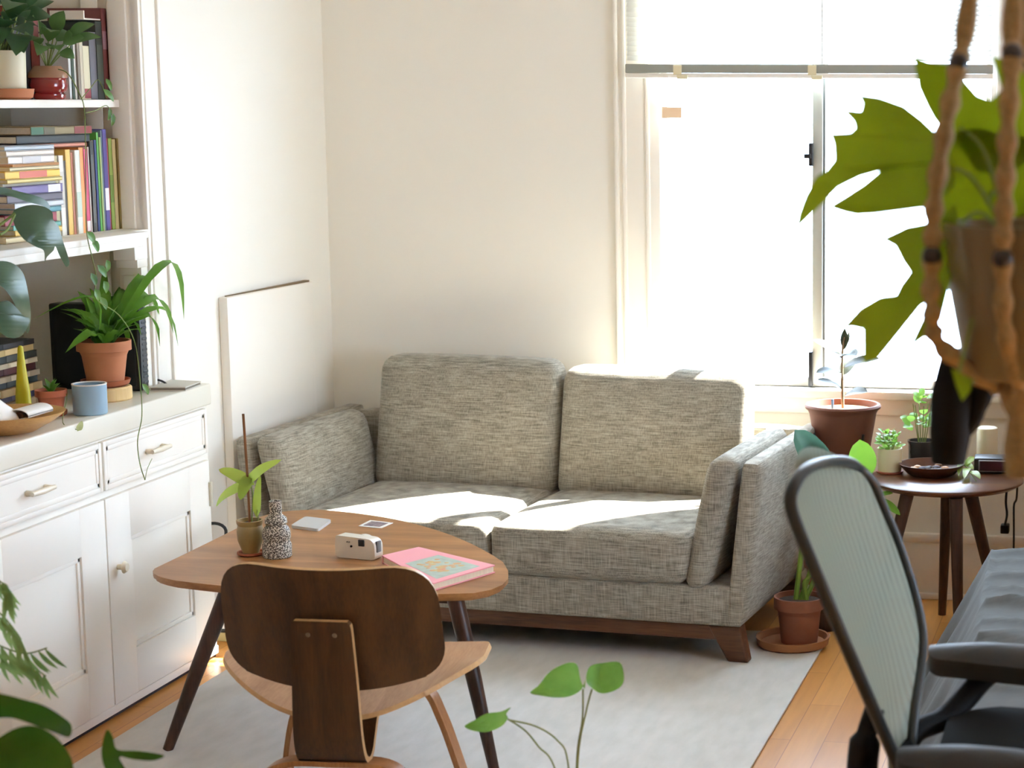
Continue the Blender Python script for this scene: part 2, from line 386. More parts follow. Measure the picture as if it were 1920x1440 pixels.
for zz, hh in ((1.43, .075), (.705, .115)):
    b = BM(); box(b, (-1.094, y0 - .03, zz), (-1.080, y0 - .008, zz + hh), .003)
    if zz > 1: box(b, (-1.108, y0 - .036, zz + .025), (-1.085, y0 - .026, zz + .04), .002)
    mesh('latch', b, BLACK, window, True)
w2 = BM()
for lo, hi in (((RY0, RZ0), (RY0 + .05, RZ1)), ((RY1 - .05, RZ0), (RY1, RZ1)), ((RY0, RZ0), (RY1, RZ0 + .05)), ((RY0, RZ1 - .05), (RY1, RZ1)), ((3.65, RZ0), (3.71, RZ1))):
    box(w2, (XR + .05, lo[0], lo[1]), (XR + .1, hi[0], hi[1]), .003)
fill_win = struct('added_fill_window', w2, WHITE, True)  # frame of the added opening, lets in sky as fill from the right
b = BM(); box(b, (XR + .072, RY0 + .05, RZ0 + .05), (XR + .078, RY1 - .05, RZ1 - .05)); mesh('pane', b, GLASS, fill_win, True)

# niche casing on the left wall
b = BM(); xf = XW + .02
y0c, y1c = JY - .010, JY + .132
box(b, (XW - .02, y0c, CT + .002), (xf, y1c, 2.40), .003)
for k, t in ((0, .014), (.022, .008), (.115, .017)): box(b, (XW, y0c + k, CT + .002), (xf + .008, y0c + k + t, 2.40), .003)
box(b, (XW - .06, y0c - .012, CT + .002), (XW - .005, y0c, 2.32), .003); box(b, (XW - .14, y0c - .006, CT + .002), (XW - .09, y0c, 2.32), .003)
box(b, (XW - .02, NY0 - .10, 2.305), (xf, y1c, 2.43), .004)
struct('trim_3', b, WHITE, True)

# ================================================================ BUILT-IN CABINET
XF = -2.70; CE = 5.462
cab = thing('built_in_cabinet', 'white built-in cabinet with two drawers over two panelled doors along left wall', 'cabinet', (XF, 4.4, 0))
b = BM(); box(b, (XW + .004, NY0 + .01, .03), (XF, CE, CT - .062), .003); box(b, (NB + .01, NY0 + .02, .03), (XW + .01, JY - .01, CT - .062)); mesh('body', b, WHITE, cab)
b = BM(); box(b, (XW + .004, NY0 + .01, 0), (XF - .004, CE, .012)); mesh('toe_strip', b, mat('dark_gap', (54, 48, 52), .8), cab, label='dark strip between plinth and floor')
b = BM(); box(b, (XF - .01, NY0 + .01, .012), (XF + .006, CE, .036), .003); mesh('plinth', b, WHITE, cab)
def panel(bm, y0, y1, z0, z1, x0, th, rim, dep):
    "a frame-and-panel front facing +X"
    box(bm, (x0, y0, z0), (x0 + th, y0 + rim, z1), .002); box(bm, (x0, y1 - rim, z0), (x0 + th, y1, z1), .002)
    box(bm, (x0, y0 + rim - .001, z0), (x0 + th, y1 - rim + .001, z0 + rim), .002); box(bm, (x0, y0 + rim - .001, z1 - rim), (x0 + th, y1 - rim + .001, z1), .002)
    box(bm, (x0, y0 + rim - .002, z0 + rim - .002), (x0 + th - dep, y1 - rim + .002, z1 - rim + .002))
    m = rim; e = .014  # sloped bead inside the frame
    for a in (0, 1):
        yy = (y0 + m, y0 + m + e) if a == 0 else (y1 - m - e, y1 - m)
        box(bm, (x0, yy[0], z0 + m), (x0 + th - dep * .5, yy[1], z1 - m), .003)
        zz = (z0 + m, z0 + m + e) if a == 0 else (z1 - m - e, z1 - m)
        box(bm, (x0, y0 + m, zz[0]), (x0 + th - dep * .5, y1 - m, zz[1]), .003)
for i, (y0, y1) in enumerate(((4.225, 4.832), (4.838, 5.432))):
    b = BM(); panel(b, y0, y1, .042, .600, XF, .016, .125, .010); d = mesh('door', b, WHITE, cab)
    b = BM(); ky = 4.885 if i else 4.785
    tube(b, [(XF + .014, ky, .408), (XF + .030, ky, .408)], [.007, .008], 12); tube(b, [(XF + .030, ky, .408), (XF + .034, ky, .408), (XF + .043, ky, .408)], [.009, .017, .011], 16)
    if i: mesh('knob', b, mat('ivory_knob', (226, 220, 200), .3), d)
    if i:
        for hz in (.50, .12):
            b = BM(); tube(b, [(XF + .019, 5.428, hz - .035), (XF + .019, 5.428, hz + .035)], .006, 10); mesh('hinge', b, mat('painted_hinge', (205, 200, 180), .5), d)
    b = BM(); panel(b, y0 + (.004 if i else 0), y1, .622, .752, XF, .016, .014, .004); dr = mesh('drawer', b, WHITE, cab)
    hy = (4.515, 5.118)[i]
    b = BM(); zz = .687
    for s in (-.042, .042): tube(b, [(XF + .014, hy + s, zz), (XF + .034, hy + s, zz)], [.008, .006], 10)
    tube(b, [(XF + .034, hy - .052, zz), (XF + .036, hy, zz), (XF + .034, hy + .052, zz)], [.006, .008, .006], 10); mesh('handle', b, mat('ivory_knob', (226, 220, 200), .3), dr)
b = BM()
box(b, (XW + .002, NY0 + .005, CT - .062), (XF + .012, CE + .012, CT), .005, 3); box(b, (NB + .004, NY0 + .01, CT - .055), (XW + .01, JY - .013, CT - .0005))
single('worktop', 'white painted worktop running along top of built-in cabinet', 'worktop', (XF, 4.4, CT - .062), b, mat('worktop_paint', (226, 222, 208), .4, var=.02, scale=4), local=False)
# shelves
UZ = 1.637
b = BM(); box(b, (NB + .005, NY0 + .01, UZ - .021), (-2.855, JY - .02, UZ), .002)
single('shelf', 'thin white shelf carrying plants and books, upper of two in wall niche', 'shelf', (-3.0, 4.5, UZ - .021), b, WHITE, local=False)
LZ = 1.276
sh = thing('shelf', 'thick white shelf with stepped brackets, lower of two in wall niche', 'shelf', (-3.0, 4.5, LZ - .04))
b = BM(); box(b, (NB + .005, NY0 + .01, LZ - .018), (-2.83, JY - .012, LZ), .002); box(b, (-2.84, NY0 + .01, LZ - .018), (-2.742, 5.25, LZ), .003); box(b, (-2.84, 5.24, LZ - .018), (-2.79, JY - .012, LZ), .003); box(b, (-2.79, NY0 + .01, LZ - .040), (-2.745, 5.225, LZ - .01), .002); mesh('board', b, WHITE, sh)
for y_end in (JY - .011, 4.56):
    b = BM()
    for k, (wd, z0, z1) in enumerate(((.073, LZ - .084, LZ - .016), (.059, LZ - .107, LZ - .083), (.037, LZ - .129, LZ - .106), (.024, CT + .002 if y_end > 5 else LZ - .19, LZ - .128))):
        box(b, (-2.862 if y_end > 5 else NB + .01, y_end - wd, z0), (-2.797 - .001 * k, y_end, z1), .002)
    mesh('bracket', b, WHITE, sh)
# white panel on left wall behind the sofa arm
wx = lambda y: XW + (XCOR - XW) * (y - JY) / (YB - JY)
pn = thing('wall_panel_heater', 'flat white panel heater on left wall beside grey sofa arm', 'heater', (-2.78, 6.0, .15))
b = BM(); y0, y1 = 5.765, 6.33
hexa(b, [(wx(y0) + .03, y0, .15), (wx(y1) + .03, y1, .15), (wx(y1) + .001, y1, .15), (wx(y0) + .001, y0, .15), (wx(y0) + .03, y0, 1.040), (wx(y1) + .03, y1, 1.040), (wx(y1) + .001, y1, 1.040), (wx(y0) + .001, y0, 1.040)], .003)
mesh('casing', b, WHITE, pn)
b = BM(); hexa(b, [(wx(y0) + .012, y0 + .03, 1.0395), (wx(y1) + .022, y1 - .01, 1.0395), (wx(y1) + .004, y1 - .01, 1.0395), (wx(y0) + .008, y0 + .03, 1.0395), (wx(y0) + .012, y0 + .03, 1.043), (wx(y1) + .022, y1 - .01, 1.046), (wx(y1) + .004, y1 - .01, 1.046), (wx(y0) + .008, y0 + .03, 1.043)])
mesh('top_slot', b, mat('slot_brown', (110, 92, 66), .8), pn)

# ================================================================ RUG
b = BM(); box(b, (-2.60, 3.3, .0005), (-.935, 5.98, .009), .003)
single('area_rug', 'pale grey woven rug on wooden floor under sofa and coffee table', 'rug', (-1.75, 4.6, 0), b, mat('rug_wool', (202, 202, 196), .95, scale=28, rgb2=(214, 213, 208), bump=.5, stretch=(1, .35, 1)), local=False)
RG = .009

# ================================================================ SOFA
SY = -.0857
sofa = thing('sofa', 'two-seat heather grey fabric sofa with walnut base in front of window', 'sofa', (-1.135, 5.594, RG), SY)
g = -RG
UC = -.785
def mir(u, m): return u if m == 0 else 2 * UC - u
def hx(u0, u1, U0, U1, z0, z1, v0, v1, m=0, V0=None, V1=None):
    V0 = v0 if V0 is None else V0; V1 = v1 if V1 is None else V1
    q = [(u0, v0, z0), (u1, v0, z0), (u1, v1, z0), (u0, v1, z0), (U0, V0, z1), (U1, V0, z1), (U1, V1, z1), (U0, V1, z1)]
    q = [(mir(a, m), c, d + g) for a, c, d in q]
    if m: q = [q[1], q[0], q[3], q[2], q[5], q[4], q[7], q[6]]
    return q
SD = .77
b = BM(); box(b, (-1.565, .004, .118 + g), (-.005, SD - .02, .238 + g), .012, 3); mesh('base', b, FABRIC, sofa, True)
b = BM(); box(b, (-1.50, .022, .072 + g), (-.07, .06, .118 + g), .003); box(b, (-1.50, SD - .08, .072 + g), (-.07, SD - .05, .118 + g), .003)
box(b, (-.105, .03, .072 + g), (-.06, SD - .05, .118 + g), .003); box(b, (-1.51, .03, .072 + g), (-1.465, SD - .05, .118 + g), .003); mesh('rail', b, WALNUT, sofa, True)
for m in (0, 1):
    for v0, v1, o in ((.012, .07, 0), (SD - .10, SD - .04, 0)):
        b = BM(); cushion(b, hx(-.052, .012, -.112, -.012, .009, .119, v0 + .008, v1 - .008, m, v0, v1), .006); mesh('leg', b, WALNUT, sofa, True)
    b = BM(); cushion(b, hx(-.058, .0, -.004, .055, .119, .612, 0, SD, m), .020, (.003, 0, 0)); mesh('side_panel', b, FABRIC, sofa, True)
    b = BM(); cushion(b, hx(-.182, -.108, -.100, -.012, .225, .620, -.012, .60, m), .036, (.010, .0, .004)); mesh('arm_cushion', b, FABRIC, sofa, True)
    b = BM(); cushion(b, hx(-.783, -.168, -.783, -.150, .240, .392, -.018, .62, m), .034, (0, .004, .016), 18)
    s = mesh('seat_cushion', b, FABRIC, sofa, True)
    b = BM(); zt = .785 if m == 0 else .800
    q = hx(-.782, -.145, -.778, -.15, .365, zt, .50, .655, m, .585, .70)
    cushion(b, q, .05, (.0, .028, .006), 18); mesh('back_cushion', b, FABRIC, sofa, True)
b = BM(); cushion(b, [(-1.57, SD - .10, .12 + g), (0, SD - .10, .12 + g), (0, SD, .12 + g), (-1.57, SD, .12 + g), (-1.57, SD - .08, .60 + g), (0, SD - .08, .60 + g), (0, SD, .60 + g), (-1.57, SD, .60 + g)], .02); mesh('back_panel', b, FABRIC, sofa, True)

# ================================================================ COFFEE TABLE
TZ = .45
L_, B_, R_ = atz(262, 1079, TZ), atz(520, 952, TZ), atz(1004, 1106, TZ)
tbl = thing('coffee_table', 'walnut coffee table with rounded triangular top on splayed legs', 'coffee table', (-2.1, 4.9, RG))
K1, K2 = atz(806, 990, TZ), atz(620, 1112, TZ); K3 = atz(397, 1014, TZ)
def bulge(a, k, c, n=9):
    "quadratic edge through k"
    ctl = 2 * k - .5 * (a + c); return [(1 - t) ** 2 * a + 2 * t * (1 - t) * ctl + t * t * c for t in [i / n for i in range(n + 1)]]
def tabletop_outline():
    def cut(a, c, f): return a + (c - a) * f
    ol = []
    edges = ((L_, K3, B_), (B_, K1, R_), (R_, K2, L_))
    cv = [bulge(a, k, c, 40) for a, k, c in edges]
    trim = []
    for q, (i0, i1) in zip(cv, ((4, 5), (5, 6), (6, 4))): trim.append(q[i0:len(q) - i1:2])
    for i in range(3):
        ol += trim[i]
        a, c = trim[i][-1], trim[(i + 1) % 3][0]; k = cv[i][-1]
        for t in (.2, .4, .6, .8): ol.append((1 - t) ** 2 * a + 2 * t * (1 - t) * (k * .75 + (a + c) * .125) + t * t * c)
    return [Vector((p.x, p.y)) for p in ol]
OUT = tabletop_outline()
b = BM(); plate(b, OUT, lambda x, y: (x, y, TZ), .012, 5)
cc = sum(OUT, Vector((0, 0))) / len(OUT)
plate(b, [cc + (p - cc) * .985 for p in OUT], lambda x, y: (x, y, TZ - .0118), .008, 3)
top = mesh('tabletop', b, TABLEWOOD, tbl)
for (tx, ty), (bx, by) in ((((-2.26), 4.66), (-2.42, 4.604)), ((-1.66, 4.63), (-1.555, 4.585)), ((-2.30, 5.18), (-2.38, 5.33))):
    b = BM(); tube(b, [(tx, ty, TZ - .019), (tx + (bx - tx) * .5, ty + (by - ty) * .5, TZ / 2), (bx, by, RG)], [.021, .019, .013], 16); mesh('leg', b, DARKWOOD, tbl)
b = BM(); box(b, (-2.28, 4.66, TZ - .045), (-1.66, 4.69, TZ - .0195), .002); box(b, (-2.29, 4.69, TZ - .045), (-2.26, 5.18, TZ - .0195), .002); mesh('apron', b, DARKWOOD, tbl)

# things on the coffee table -------------------------------------------------
def pot_bm(bm, c, rt, rb, h, rim=.22, lip=.08, th=.08):
    "flower pot with a rim band"
    t = rt * th
    lathe(bm, [(0, 0), (rb, 0), (rb + (rt * (1 - lip) - rb) * (1 - rim), h * (1 - rim)), (rt, h * (1 - rim) + .002), (rt, h), (rt - t, h), (rt - t - .002, h * (1 - rim)), (rb * .8, h * .25), (0, h * .25)], c)
def soil_bm(bm, c, r, z): lathe(bm, [(0, z - .006), (r, z - .006), (r, z), (r * .5, z + .004), (0, z + .003)], c, 20)

c = atz(471, 1040, TZ)
t = thing('potted_cutting', 'young leafy cutting tied to thin stake in olive clay pot on coffee table', 'plant', (c.x, c.y, TZ))
b = BM(); lathe(b, [(0, 0), (.030, 0), (.036, .004), (.036, .009), (.031, .009), (.029, .005), (0, .005)], c); mesh('saucer', b, TERRA_D, t)
b = BM(); lathe(b, [(0, .006), (.021, .006), (.033, .040), (.035, .066), (.031, .080), (.034, .086), (.035, .094), (.030, .094), (.027, .080), (.0, .078)], c); mesh('pot', b, mat('olive_clay', (142, 118, 70), .5, var=.15, scale=20), t)
b = BM(); soil_bm(b, c, .027, .084); mesh('soil', b, SOIL, t)
b = BM(); tube(b, [c + Vector((0, 0, .08)), at(463, 880, c.y), at(456, 776, c.y)], .0036, 8); mesh('stake', b, wood('cane', (96, 60, 34), (140, 92, 54), 2), t)
b = BM()
for bx, by, tx, ty, w, dy in ((468, 905, 410, 880, .036, .02), (470, 900, 528, 862, .032, -.01), (468, 895, 450, 938, .036, -.03), (482, 960, 488, 890, .022, .02), (470, 905, 405, 950, .03, .05)):
    leaf(b, at(bx, by, c.y), at(tx, ty, c.y + dy), w, (0.2, -.8, .6), .12, 'heart', .15)
mesh('foliage', b, GREEN_L, t)
b = BM(); tube(b, smooth_path([c + Vector((.004, 0, .08)), at(474, 930, c.y), at(468, 900, c.y - .005)]), .0018, 6); tube(b, smooth_path([c + Vector((.012, 0, .08)), at(484, 975, c.y), at(482, 955, c.y)]), .0016, 6); mesh('stem', b, STEM, t)

c = atz(520, 1044, TZ)
b = BM(); lathe(b, [(0, 0), (.034, 0), (.0375, .004), (.0375, .034), (.0335, .043), (.0335, .047), (.0365, .053), (.036, .070), (.031, .080), (.026, .085), (.0255, .088), (.029, .092), (.0275, .104), (.019, .112), (.016, .115), (.0162, .150), (.012, .150), (.012, .115), (0, .115)], (0, 0, 0), 36)
bottle = single('bottle_vase', 'speckled stone-look ribbed bottle vase on coffee table', 'vase', (c.x, c.y, TZ), b, speckle('speckled_glaze', (214, 208, 192), (66, 58, 48)))

ph = [atz(*q, TZ) for q in ((545, 990), (597, 997), (622, 979), (573, 973))]
b = BM(); ctr = sum(ph, Vector()) / 4; ol = rounded([(q.x - ctr.x, q.y - ctr.y) for q in ph], .012, 5); plate(b, ol, lambda x, y: (x, y, .008), .008, 2)
single('mobile_phone', 'pale grey phone lying face down on coffee table', 'phone', (ctr.x, ctr.y, TZ), b, mat('phone_back', (206, 208, 208), .25))
pp = [atz(*q, TZ) for q in ((672, 987), (715, 991), (737, 981), (694, 976))]; ctr = sum(pp, Vector()) / 4
t = thing('instant_photo', 'small instant photo print with white border on coffee table', 'photo', (ctr.x, ctr.y, TZ))
b = BM(); plate(b, [(q.x, q.y) for q in pp], lambda x, y: (x, y, TZ + .0014), .0012, 2); mesh('print', b, PAPER, t)
b = BM(); plate(b, [(ctr.x + (q.x - ctr.x) * .72, ctr.y + (q.y - ctr.y) * .74) for q in pp], lambda x, y: (x, y, TZ + .0018), .0006, 2); mesh('image', b, mat('photo_image', (70, 66, 84), .3, scale=90, rgb2=(170, 150, 150)), t)

# instant camera
c0, c1 = atz(628, 1046, TZ), atz(702, 1053, TZ); cd = (c1 - c0); W = cd.length; ang = math.atan2(cd.y, cd.x)
t = thing('instant_camera', 'white instant camera standing on coffee table behind chair back', 'camera', ((c0.x + c1.x) / 2, (c0.y + c1.y) / 2 + .01, TZ), ang)
b = BM(); ol = rounded([(-W / 2, 0), (W / 2, 0), (W / 2, .055), (-W / 2, .059)], [.012, .012, .024, .010], 6)
plate(b, ol, lambda x, y: (x, -.004, y + .001), .038, 3, lambda x, y: (0, -1, 0))
CAMW = mat('camera_white', (226, 222, 208), .4)
body = mesh('body', b, CAMW, t, True)
b = BM(); tube(b, [(.0, .030, .032), (.0, .046, .032), (0, .056, .032)], [.027, .026, .023], 24); mesh('lens_barrel', b, CAMW, t, True)
b = BM(); box(b, (.012, -.0075, .036), (.030, -.003, .054), .002); mesh('viewfinder', b, BLACK, t, True)
for sx, sz, r in ((-.010, .034, .003), (-.016, .045, .0016), (-.022, .045, .0016)):
    b = BM(); tube(b, [(sx, -.003, sz), (sx, -.0065, sz)], r, 10); mesh('button', b, BLACK, t, True)
b = BM(); box(b, (W / 2 - .003, .004, .02), (W / 2 + .003, .024, .05), .002); mesh('side_latch', b, mat('grey_plastic', (110, 110, 108), .4), t, True)

# pink book
q = [atz(*s, TZ + .02) for s in ((716, 1042), (785, 1026), (928, 1060), (812, 1094))]
q = [q[0], q[1], q[2], q[3]]
t = thing('hardcover_book', 'pink hardcover book with illustrated cover on coffee table', 'book', (q[3].x, q[3].y, TZ))
PINK = mat('pink_cover', (238, 160, 168), .5)
def quadbox(bm, q, z0, z1, s=1.0):
    c = sum(q, Vector()) / 4; k = [c + (p - c) * s for p in q]
    hexa(bm, [(p.x, p.y, z0) for p in k] + [(p.x, p.y, z1) for p in k])
b = BM(); quadbox(b, q, TZ + .0005, TZ + .003); quadbox(b, q, TZ + .018, TZ + .021)
e = (q[1] - q[0]).normalized() * .006
hexa(b, [(p.x, p.y, TZ + .002) for p in (q[0], q[1], q[1] + (q[2] - q[1]).normalized() * .004, q[0] + (q[3] - q[0]).normalized() * .004)] + [(p.x, p.y, TZ + .019) for p in (q[0], q[1], q[1] + (q[2] - q[1]).normalized() * .004, q[0] + (q[3] - q[0]).normalized() * .004)])
mesh('cover', b, PINK, t)
b = BM(); quadbox(b, q, TZ + .003, TZ + .018, .975); mesh('pages', b, PAGES, t)
def bi(q, s, v): return (q[0] * (1 - s) + q[3] * s) * (1 - v) + (q[1] * (1 - s) + q[2] * s) * v
b = BM(); quadbox(b, [bi(q, .36, .12), bi(q, .36, .84), bi(q, .93, .84), bi(q, .93, .12)], TZ + .0208, TZ + .0214); art = mesh('cover_picture', b, mat('cover_art', (176, 190, 176), .5, var=.15, scale=40), t)
b = BM()
for i in range(26):
    p_ = bi(q, random.uniform(.45, .85), random.uniform(.25, .72)); r = random.uniform(.006, .013)
    lathe(b, [(r, .0004), (r * .6, .0012), (0, .0014)], (p_.x, p_.y, TZ + .021), 7)
mesh('cover_blossoms', b, mat('blossom', (196, 176, 110), .6, scale=60, rgb2=(206, 140, 110)), t)

# ================================================================ PLYWOOD CHAIR (seen from behind, facing +Y)
CH = thing('plywood_chair', 'low moulded walnut plywood chair with back to camera at coffee table', 'chair', (-1.760, 4.10, RG), .05)
def solid_strip(bm, path, w, th, nfn=None):
    "bent ply strip: path of (y,z,halfwidth) in the chair's YZ plane"
    k = len(path); rows = []
    for i, (y, z, hw) in enumerate(path):
        y0, z0, _ = path[max(i - 1, 0)]; y1, z1, _ = path[min(i + 1, k - 1)]
        tx = Vector((y1 - y0, z1 - z0)).normalized(); nn = Vector((-tx.y, tx.x)) * th / 2
        rows.append([bm.verts.new((s * hw, y + d * nn.x, z + d * nn.y)) for s, d in ((-1, 1), (1, 1), (1, -1), (-1, -1))])
    for A, Bq in zip(rows, rows[1:]):
        for j in range(4): bm.faces.new((A[j], A[(j + 1) % 4], Bq[(j + 1) % 4], Bq[j]))
    bm.faces.new(rows[0][::-1]); bm.faces.new(rows[-1])
def edge_mat(o, rim_mat, th):
    "give the slab's cut edge the pale ply colour"
    o.data.materials.append(rim_mat)
# backrest: rounded wide panel, dished, leaning back
bw = .248
ol = rounded([(-bw, .385), (-.11, .338), (.11, .338), (bw, .385), (bw - .006, .640), (0, .622), (-bw + .006, .640)], [.065, .10, .10, .065, .105, .12, .105], 8)
def backf(x, z): return (x, -.022 - .22 * (z - .5) + .80 * x * x, z)
def backn(x, z): return Vector((-1.6 * x, 1, .22)).normalized()
def ply(bm, ol, fn, nfn, th, rings=7):
    n0 = len(bm.faces); plate(bm, ol, fn, th, rings, nfn); bm.faces.ensure_lookup_table()
    for f in bm.faces[len(bm.faces) - len(ol):]: f.material_index = 1
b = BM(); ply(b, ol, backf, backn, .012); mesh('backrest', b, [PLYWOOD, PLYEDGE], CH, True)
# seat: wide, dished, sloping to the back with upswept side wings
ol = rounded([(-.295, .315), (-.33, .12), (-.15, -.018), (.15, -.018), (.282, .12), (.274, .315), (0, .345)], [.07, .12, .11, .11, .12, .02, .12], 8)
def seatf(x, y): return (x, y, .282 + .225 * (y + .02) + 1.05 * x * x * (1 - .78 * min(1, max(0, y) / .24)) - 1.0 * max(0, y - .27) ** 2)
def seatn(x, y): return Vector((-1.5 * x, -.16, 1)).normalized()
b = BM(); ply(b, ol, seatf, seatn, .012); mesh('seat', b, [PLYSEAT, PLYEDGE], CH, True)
# spine: from behind the backrest down and hooking forward under the seat
sp = [(-.051, .510, .060), (-.050, .503, .066), (-.048, .49, .068), (-.045, .45, .070), (-.040, .38, .073), (-.036, .30, .076), (-.030, .235, .078), (-.016, .193, .079), (.008, .178, .079), (.032, .190, .079), (.050, .222, .079), (.075, .262, .079), (.12, .282, .078)]
P3 = smooth_path([Vector(q) for q in sp], 4)
b = BM(); solid_strip(b, [(q.x, q.y, q.z) for q in P3], 0, .013)
bmesh.ops.recalc_face_normals(b, faces=b.faces[:])
for f in b.faces:
    f.normal_update()
    if abs(f.normal.x) > .9 or len(f.verts) == 4 and f.calc_area() < .0024 and f.normal.z > .95 and f.calc_center_median().z > .49: f.material_index = 1
mesh('spine', b, [PLYWOOD, PLYEDGE], CH, True)
for sx in (-.030, .030):
    b = BM(); tube(b, [(sx, -.050, .478), (sx, -.0555, .477)], [.007, .0045], 12); mesh('screw', b, mat('dull_screw', (120, 100, 80), .4, metal=.5), CH, True)
# leg hoops
def hoop(bm, pts, hw, th):
    "bent ply strip along a 3D path; hw along chair Y"
    pts = smooth_path(pts, 5); rows = []
    for i, q in enumerate(pts):
        t = (pts[min(i + 1, len(pts) - 1)] - pts[max(i - 1, 0)]).normalized(); s = Vector((0, 1, 0)); s = (s - t * s.dot(t)).normalized(); nn = t.cross(s)
        rows.append([bm.verts.new(q + s * hw * a + nn * th / 2 * c_) for a, c_ in ((-1, 1), (1, 1), (1, -1), (-1, -1))])
    for A, Bq in zip(rows, rows[1:]):
        for j in range(4): bm.faces.new((A[j], A[(j + 1) % 4], Bq[(j + 1) % 4], Bq[j]))
    bm.faces.new(rows[0][::-1]); bm.faces.new(rows[-1])
b = BM(); hoop(b, [(-.225, .28, 0), (-.20, .25, .12), (-.175, .235, .21), (-.14, .23, .278), (-.06, .23, .296), (.06, .23, .296), (.14, .23, .278), (.175, .235, .21), (.20, .25, .12), (.225, .28, 0)], .022, .013)
mesh('front_leg_hoop', b, PLYLEG, CH, True)
b = BM(); hoop(b, [(-.21, -.06, 0), (-.19, -.04, .07), (-.165, -.01, .135), (-.11, .01, .166), (0, .012, .1695), (.11, .01, .166), (.165, -.01, .135), (.19, -.04, .07), (.21, -.06, 0)], .026, .012)
mesh('rear_leg_hoop', b, PLYLEG, CH, True)

# ================================================================ LEFT SHELVES: BOOKS
def book(label, size, loc, rgb, rot=(0, 0, 0), group=None, band=None, name='book', rough=.5):
    """size = (thickness, height, depth): standing book, spine facing +X; origin at its bottom, front spine corner"""
    th, h, d = size
    key = 'cover_%d_%d_%d' % rgb
    m = mat(key, rgb, rough)
    b = BM()
    box(b, (-d, 0, 0), (0, .0022, h)); box(b, (-d, th - .0022, 0), (0, th, h)); box(b, (-.0022, 0, 0), (0, th, h), .0008)
    o = mesh(name, b, m, None, True, False); o.location = loc; o.rotation_euler = rot
    o['label'] = label; o['category'] = 'book'
    if group: o['group'] = group
    b = BM(); box(b, (-d + .003, .0021, .002), (-.0021, th - .0021, h - .002)); pg = mesh('pages', b, PAGES, o, True, False)
    if band:
        z0, z1, rgb2 = band
        b = BM(); box(b, (-.0005, .0012, z0 * h), (.0007, th - .0012, z1 * h)); mesh('spine_label', b, mat('cover_%d_%d_%d' % rgb2, rgb2, rough), o, True, False)
    return o
SX = -2.865   # spine plane of the upright row on the lower shelf
def yx(px, py, x): return atx(px, py, x).y
G1 = 'upright books on the lower shelf'
row = [  # x0, x1 (pixels across the spine at shelf height), top row, colour, label, band
    (104, 118, 291, (176, 164, 124), 'beige book, leftmost standing next to pile of flat books', None),
    (118, 127, 290, (232, 228, 218), 'white narrow book second in standing row beside beige book', (.35, .8, (206, 200, 190))),
    (127, 132, 300, (66, 52, 34), 'thin dark brown book between white and golden yellow books', None),
    (132, 142, 279, (222, 182, 92), 'golden yellow book standing on lower shelf', None),
    (142, 147, 284, (186, 116, 88), 'thin brick-brown book beside golden yellow book', None),
    (147, 157, 280, (228, 228, 216), 'white book between brown and orange spines on lower shelf', (.2, .5, (190, 206, 190))),
    (157, 166, 275, (226, 150, 82), 'orange book standing beside pink book', None),
    (166, 173, 278, (206, 72, 110), 'pink book standing on lower shelf', (.02, .14, (235, 225, 220))),
    (173, 176, 274, (236, 226, 216), 'very thin white book right of pink one', None),
    (176, 182, 263, (54, 56, 50), 'black speckled-spine book on lower shelf', (.1, .85, (84, 84, 78))),
    (182, 186, 262, (188, 172, 148), 'tan slim book beside black speckled spine', None),
    (186, 190, 261, (46, 62, 122), 'navy blue slim book on lower shelf', None),
    (190, 194, 247, (96, 168, 72), 'bright green book standing on lower shelf', None),
    (194, 197, 256, (196, 214, 140), 'pale lime slim book right of bright green one', None),
    (197, 200, 243, (108, 122, 138), 'slate grey slim book left of purple one', None),
    (200, 208, 241, (64, 46, 122), 'dark purple tall book on lower shelf', (.2, .42, (226, 220, 222))),
    (208, 212, 258, (174, 66, 74), 'slim red book right of purple one', None),
    (212, 219, 258, (134, 152, 62), 'olive green book on lower shelf', (.3, .6, (106, 130, 44))),
    (219, 226, 260, (202, 184, 134), 'straw-coloured book, second from right end', None),
    (226, 232, 258, (136, 112, 56), 'brown book at right end of standing row', None)]
for x0, x1, ty, rgb, lab, band in row:
    ya, yb = yx(x0, 440, SX), yx(x1, 440, SX); z = atx((x0 + x1) / 2, ty, SX).z
    book(lab, (yb - ya - .0008, z - LZ - .002, .15), (SX + random.uniform(-.004, .002), ya, LZ + .0006), rgb, (0, 0, 0), G1, band)
y_first = yx(104, 440, SX)
